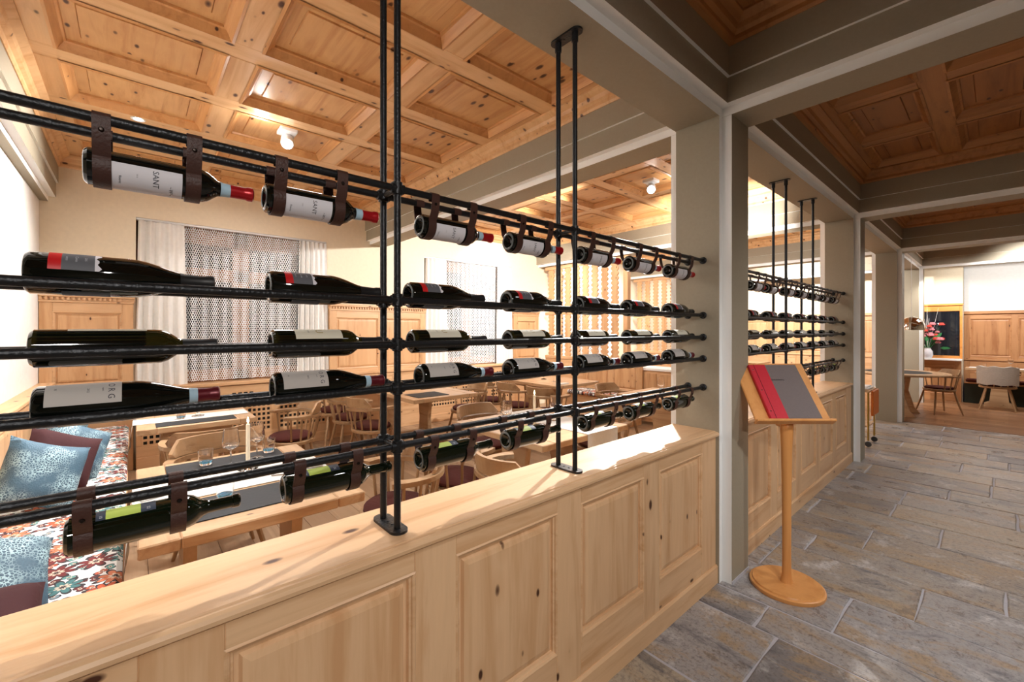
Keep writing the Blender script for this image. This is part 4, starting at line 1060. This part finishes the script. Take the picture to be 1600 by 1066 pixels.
# ------------------------------------------------------------ trolley, far lamp, flowers
t = thing('service_trolley', 'brass-legged service trolley with orange leather end behind the second pillar', 'trolley', (-1.41, 7.27, 0))
for sx in (-.3, .3):
    for sy in (-.2, .2):
        MB().tube([(sx, sy, .08), (sx, sy, .72)], .011, 10).build('leg', brass, t)
        w_ = MB().lathe([(0, -.014), (.032, -.012), (.036, 0), (.032, .012), (0, .014)], 18, 1, (sx, sy, .036)).build('wheel', rubber, t)
MB().box(-.32, .32, -.22, .22, .70, .73, .005).build('top_shelf', tabX, t); MB().box(-.3, .3, -.2, .2, .25, .27, .004).build('lower_shelf', tabX, t)
MB().box(.325, .350, -.19, .19, .40, .72, .006).build('end_panel', orangeL, t)
tag(MB().box(-1.66, -1.11, 7.10, 7.44, .732, .75, .006).box(-1.64, -1.13, 7.12, 7.42, .75, .765, .006).build('folded_cloth', napk), 'folded white cloths stacked on the trolley', 'cloth')
o = thing('dome_lamp', 'chrome dome lamp hanging between the third and fourth pillars', 'lamp', (-1.08, 10.85, 1.50))
MB().lathe([(.20, 0), (.195, .09), (.17, .16), (.12, .215), (.05, .245), (0, .25)], 28).lathe([(.198, 0), (.19, .09), (.165, .155), (.115, .208), (0, .24)], 28).build('shade', chrome, o)
MB().tube([(0, 0, .25), (0, 0, 1.32)], .004, 6).build('cable', shell, o)
rf = random.Random(9)
fa = thing('flower_arrangement', 'tall arrangement of red and pink blossoms with white twigs at the far window', 'flowers', (-1.02, 12.87, .90))
MB().lathe([(0, 0), (.06, 0), (.085, .06), (.08, .14), (.05, .20), (.055, .22), (.045, .22), (.04, .2), (0, .02)], 20).build('vase', labW, fa)
green = plain('leaf_green', lin(64, 140, 84), .5); pink = plain('pink_petals', lin(232, 150, 160), .6); redf = plain('coral_petals', lin(220, 84, 72), .6)
for i in range(30):
    a = rf.uniform(-1.5, 1.4); L = rf.uniform(.25, .62) ; tip = (sin(a)*L*.7, rf.uniform(-.15, .02), .2+cos(a)*L)
    MB().tube([(0, 0, .15), (tip[0]*.5, tip[1]*.5, .2+(tip[2]-.2)*.6), tip], .003, 5).build('stem', green, fa)
    r0 = rf.uniform(.03, .055); fm = MB()
    for k in range(7):
        th = 2*pi*k/7
        for rr3, zz in ((1, 0), (.6, .5)): fm.lathe([(0, -.4*r0), (.45*r0, -.1*r0), (.4*r0, .3*r0), (0, .45*r0)], 6, 2, (tip[0]+rr3*r0*.7*cos(th+zz), tip[1]+rr3*r0*.5*sin(th+zz), tip[2]+zz*r0))
    fm.build('blossom', pink if i % 2 else redf, fa)
for i in range(9):
    a = rf.uniform(-1.0, 1.6); L = rf.uniform(.2, .4); c0 = Vector((sin(a)*L*.6, -.06, .22+cos(a)*L*.6)); d = Vector((sin(a), 0, cos(a))); sd = Vector((cos(a), .3, -sin(a)))
    l_ = .16; pts = [c0, c0+d*l_*.3+sd*.03, c0+d*l_*.7+sd*.025, c0+d*l_, c0+d*l_*.7-sd*.025, c0+d*l_*.3-sd*.03]
    MB().add(pts, [(0, 1, 5), (1, 2, 4, 5), (2, 3, 4)]).build('leaf', green, fa)
for i in range(9):
    a = rf.uniform(-.7, .7); L = rf.uniform(.6, .95)
    MB().tube([(0, 0, .15), (sin(a)*L*.35, -.02, .2+L*.5), (sin(a)*L*.5+rf.uniform(-.05, .05), -.04, .2+L)], [.004, .003, .0015], 5).build('twig', white, fa)
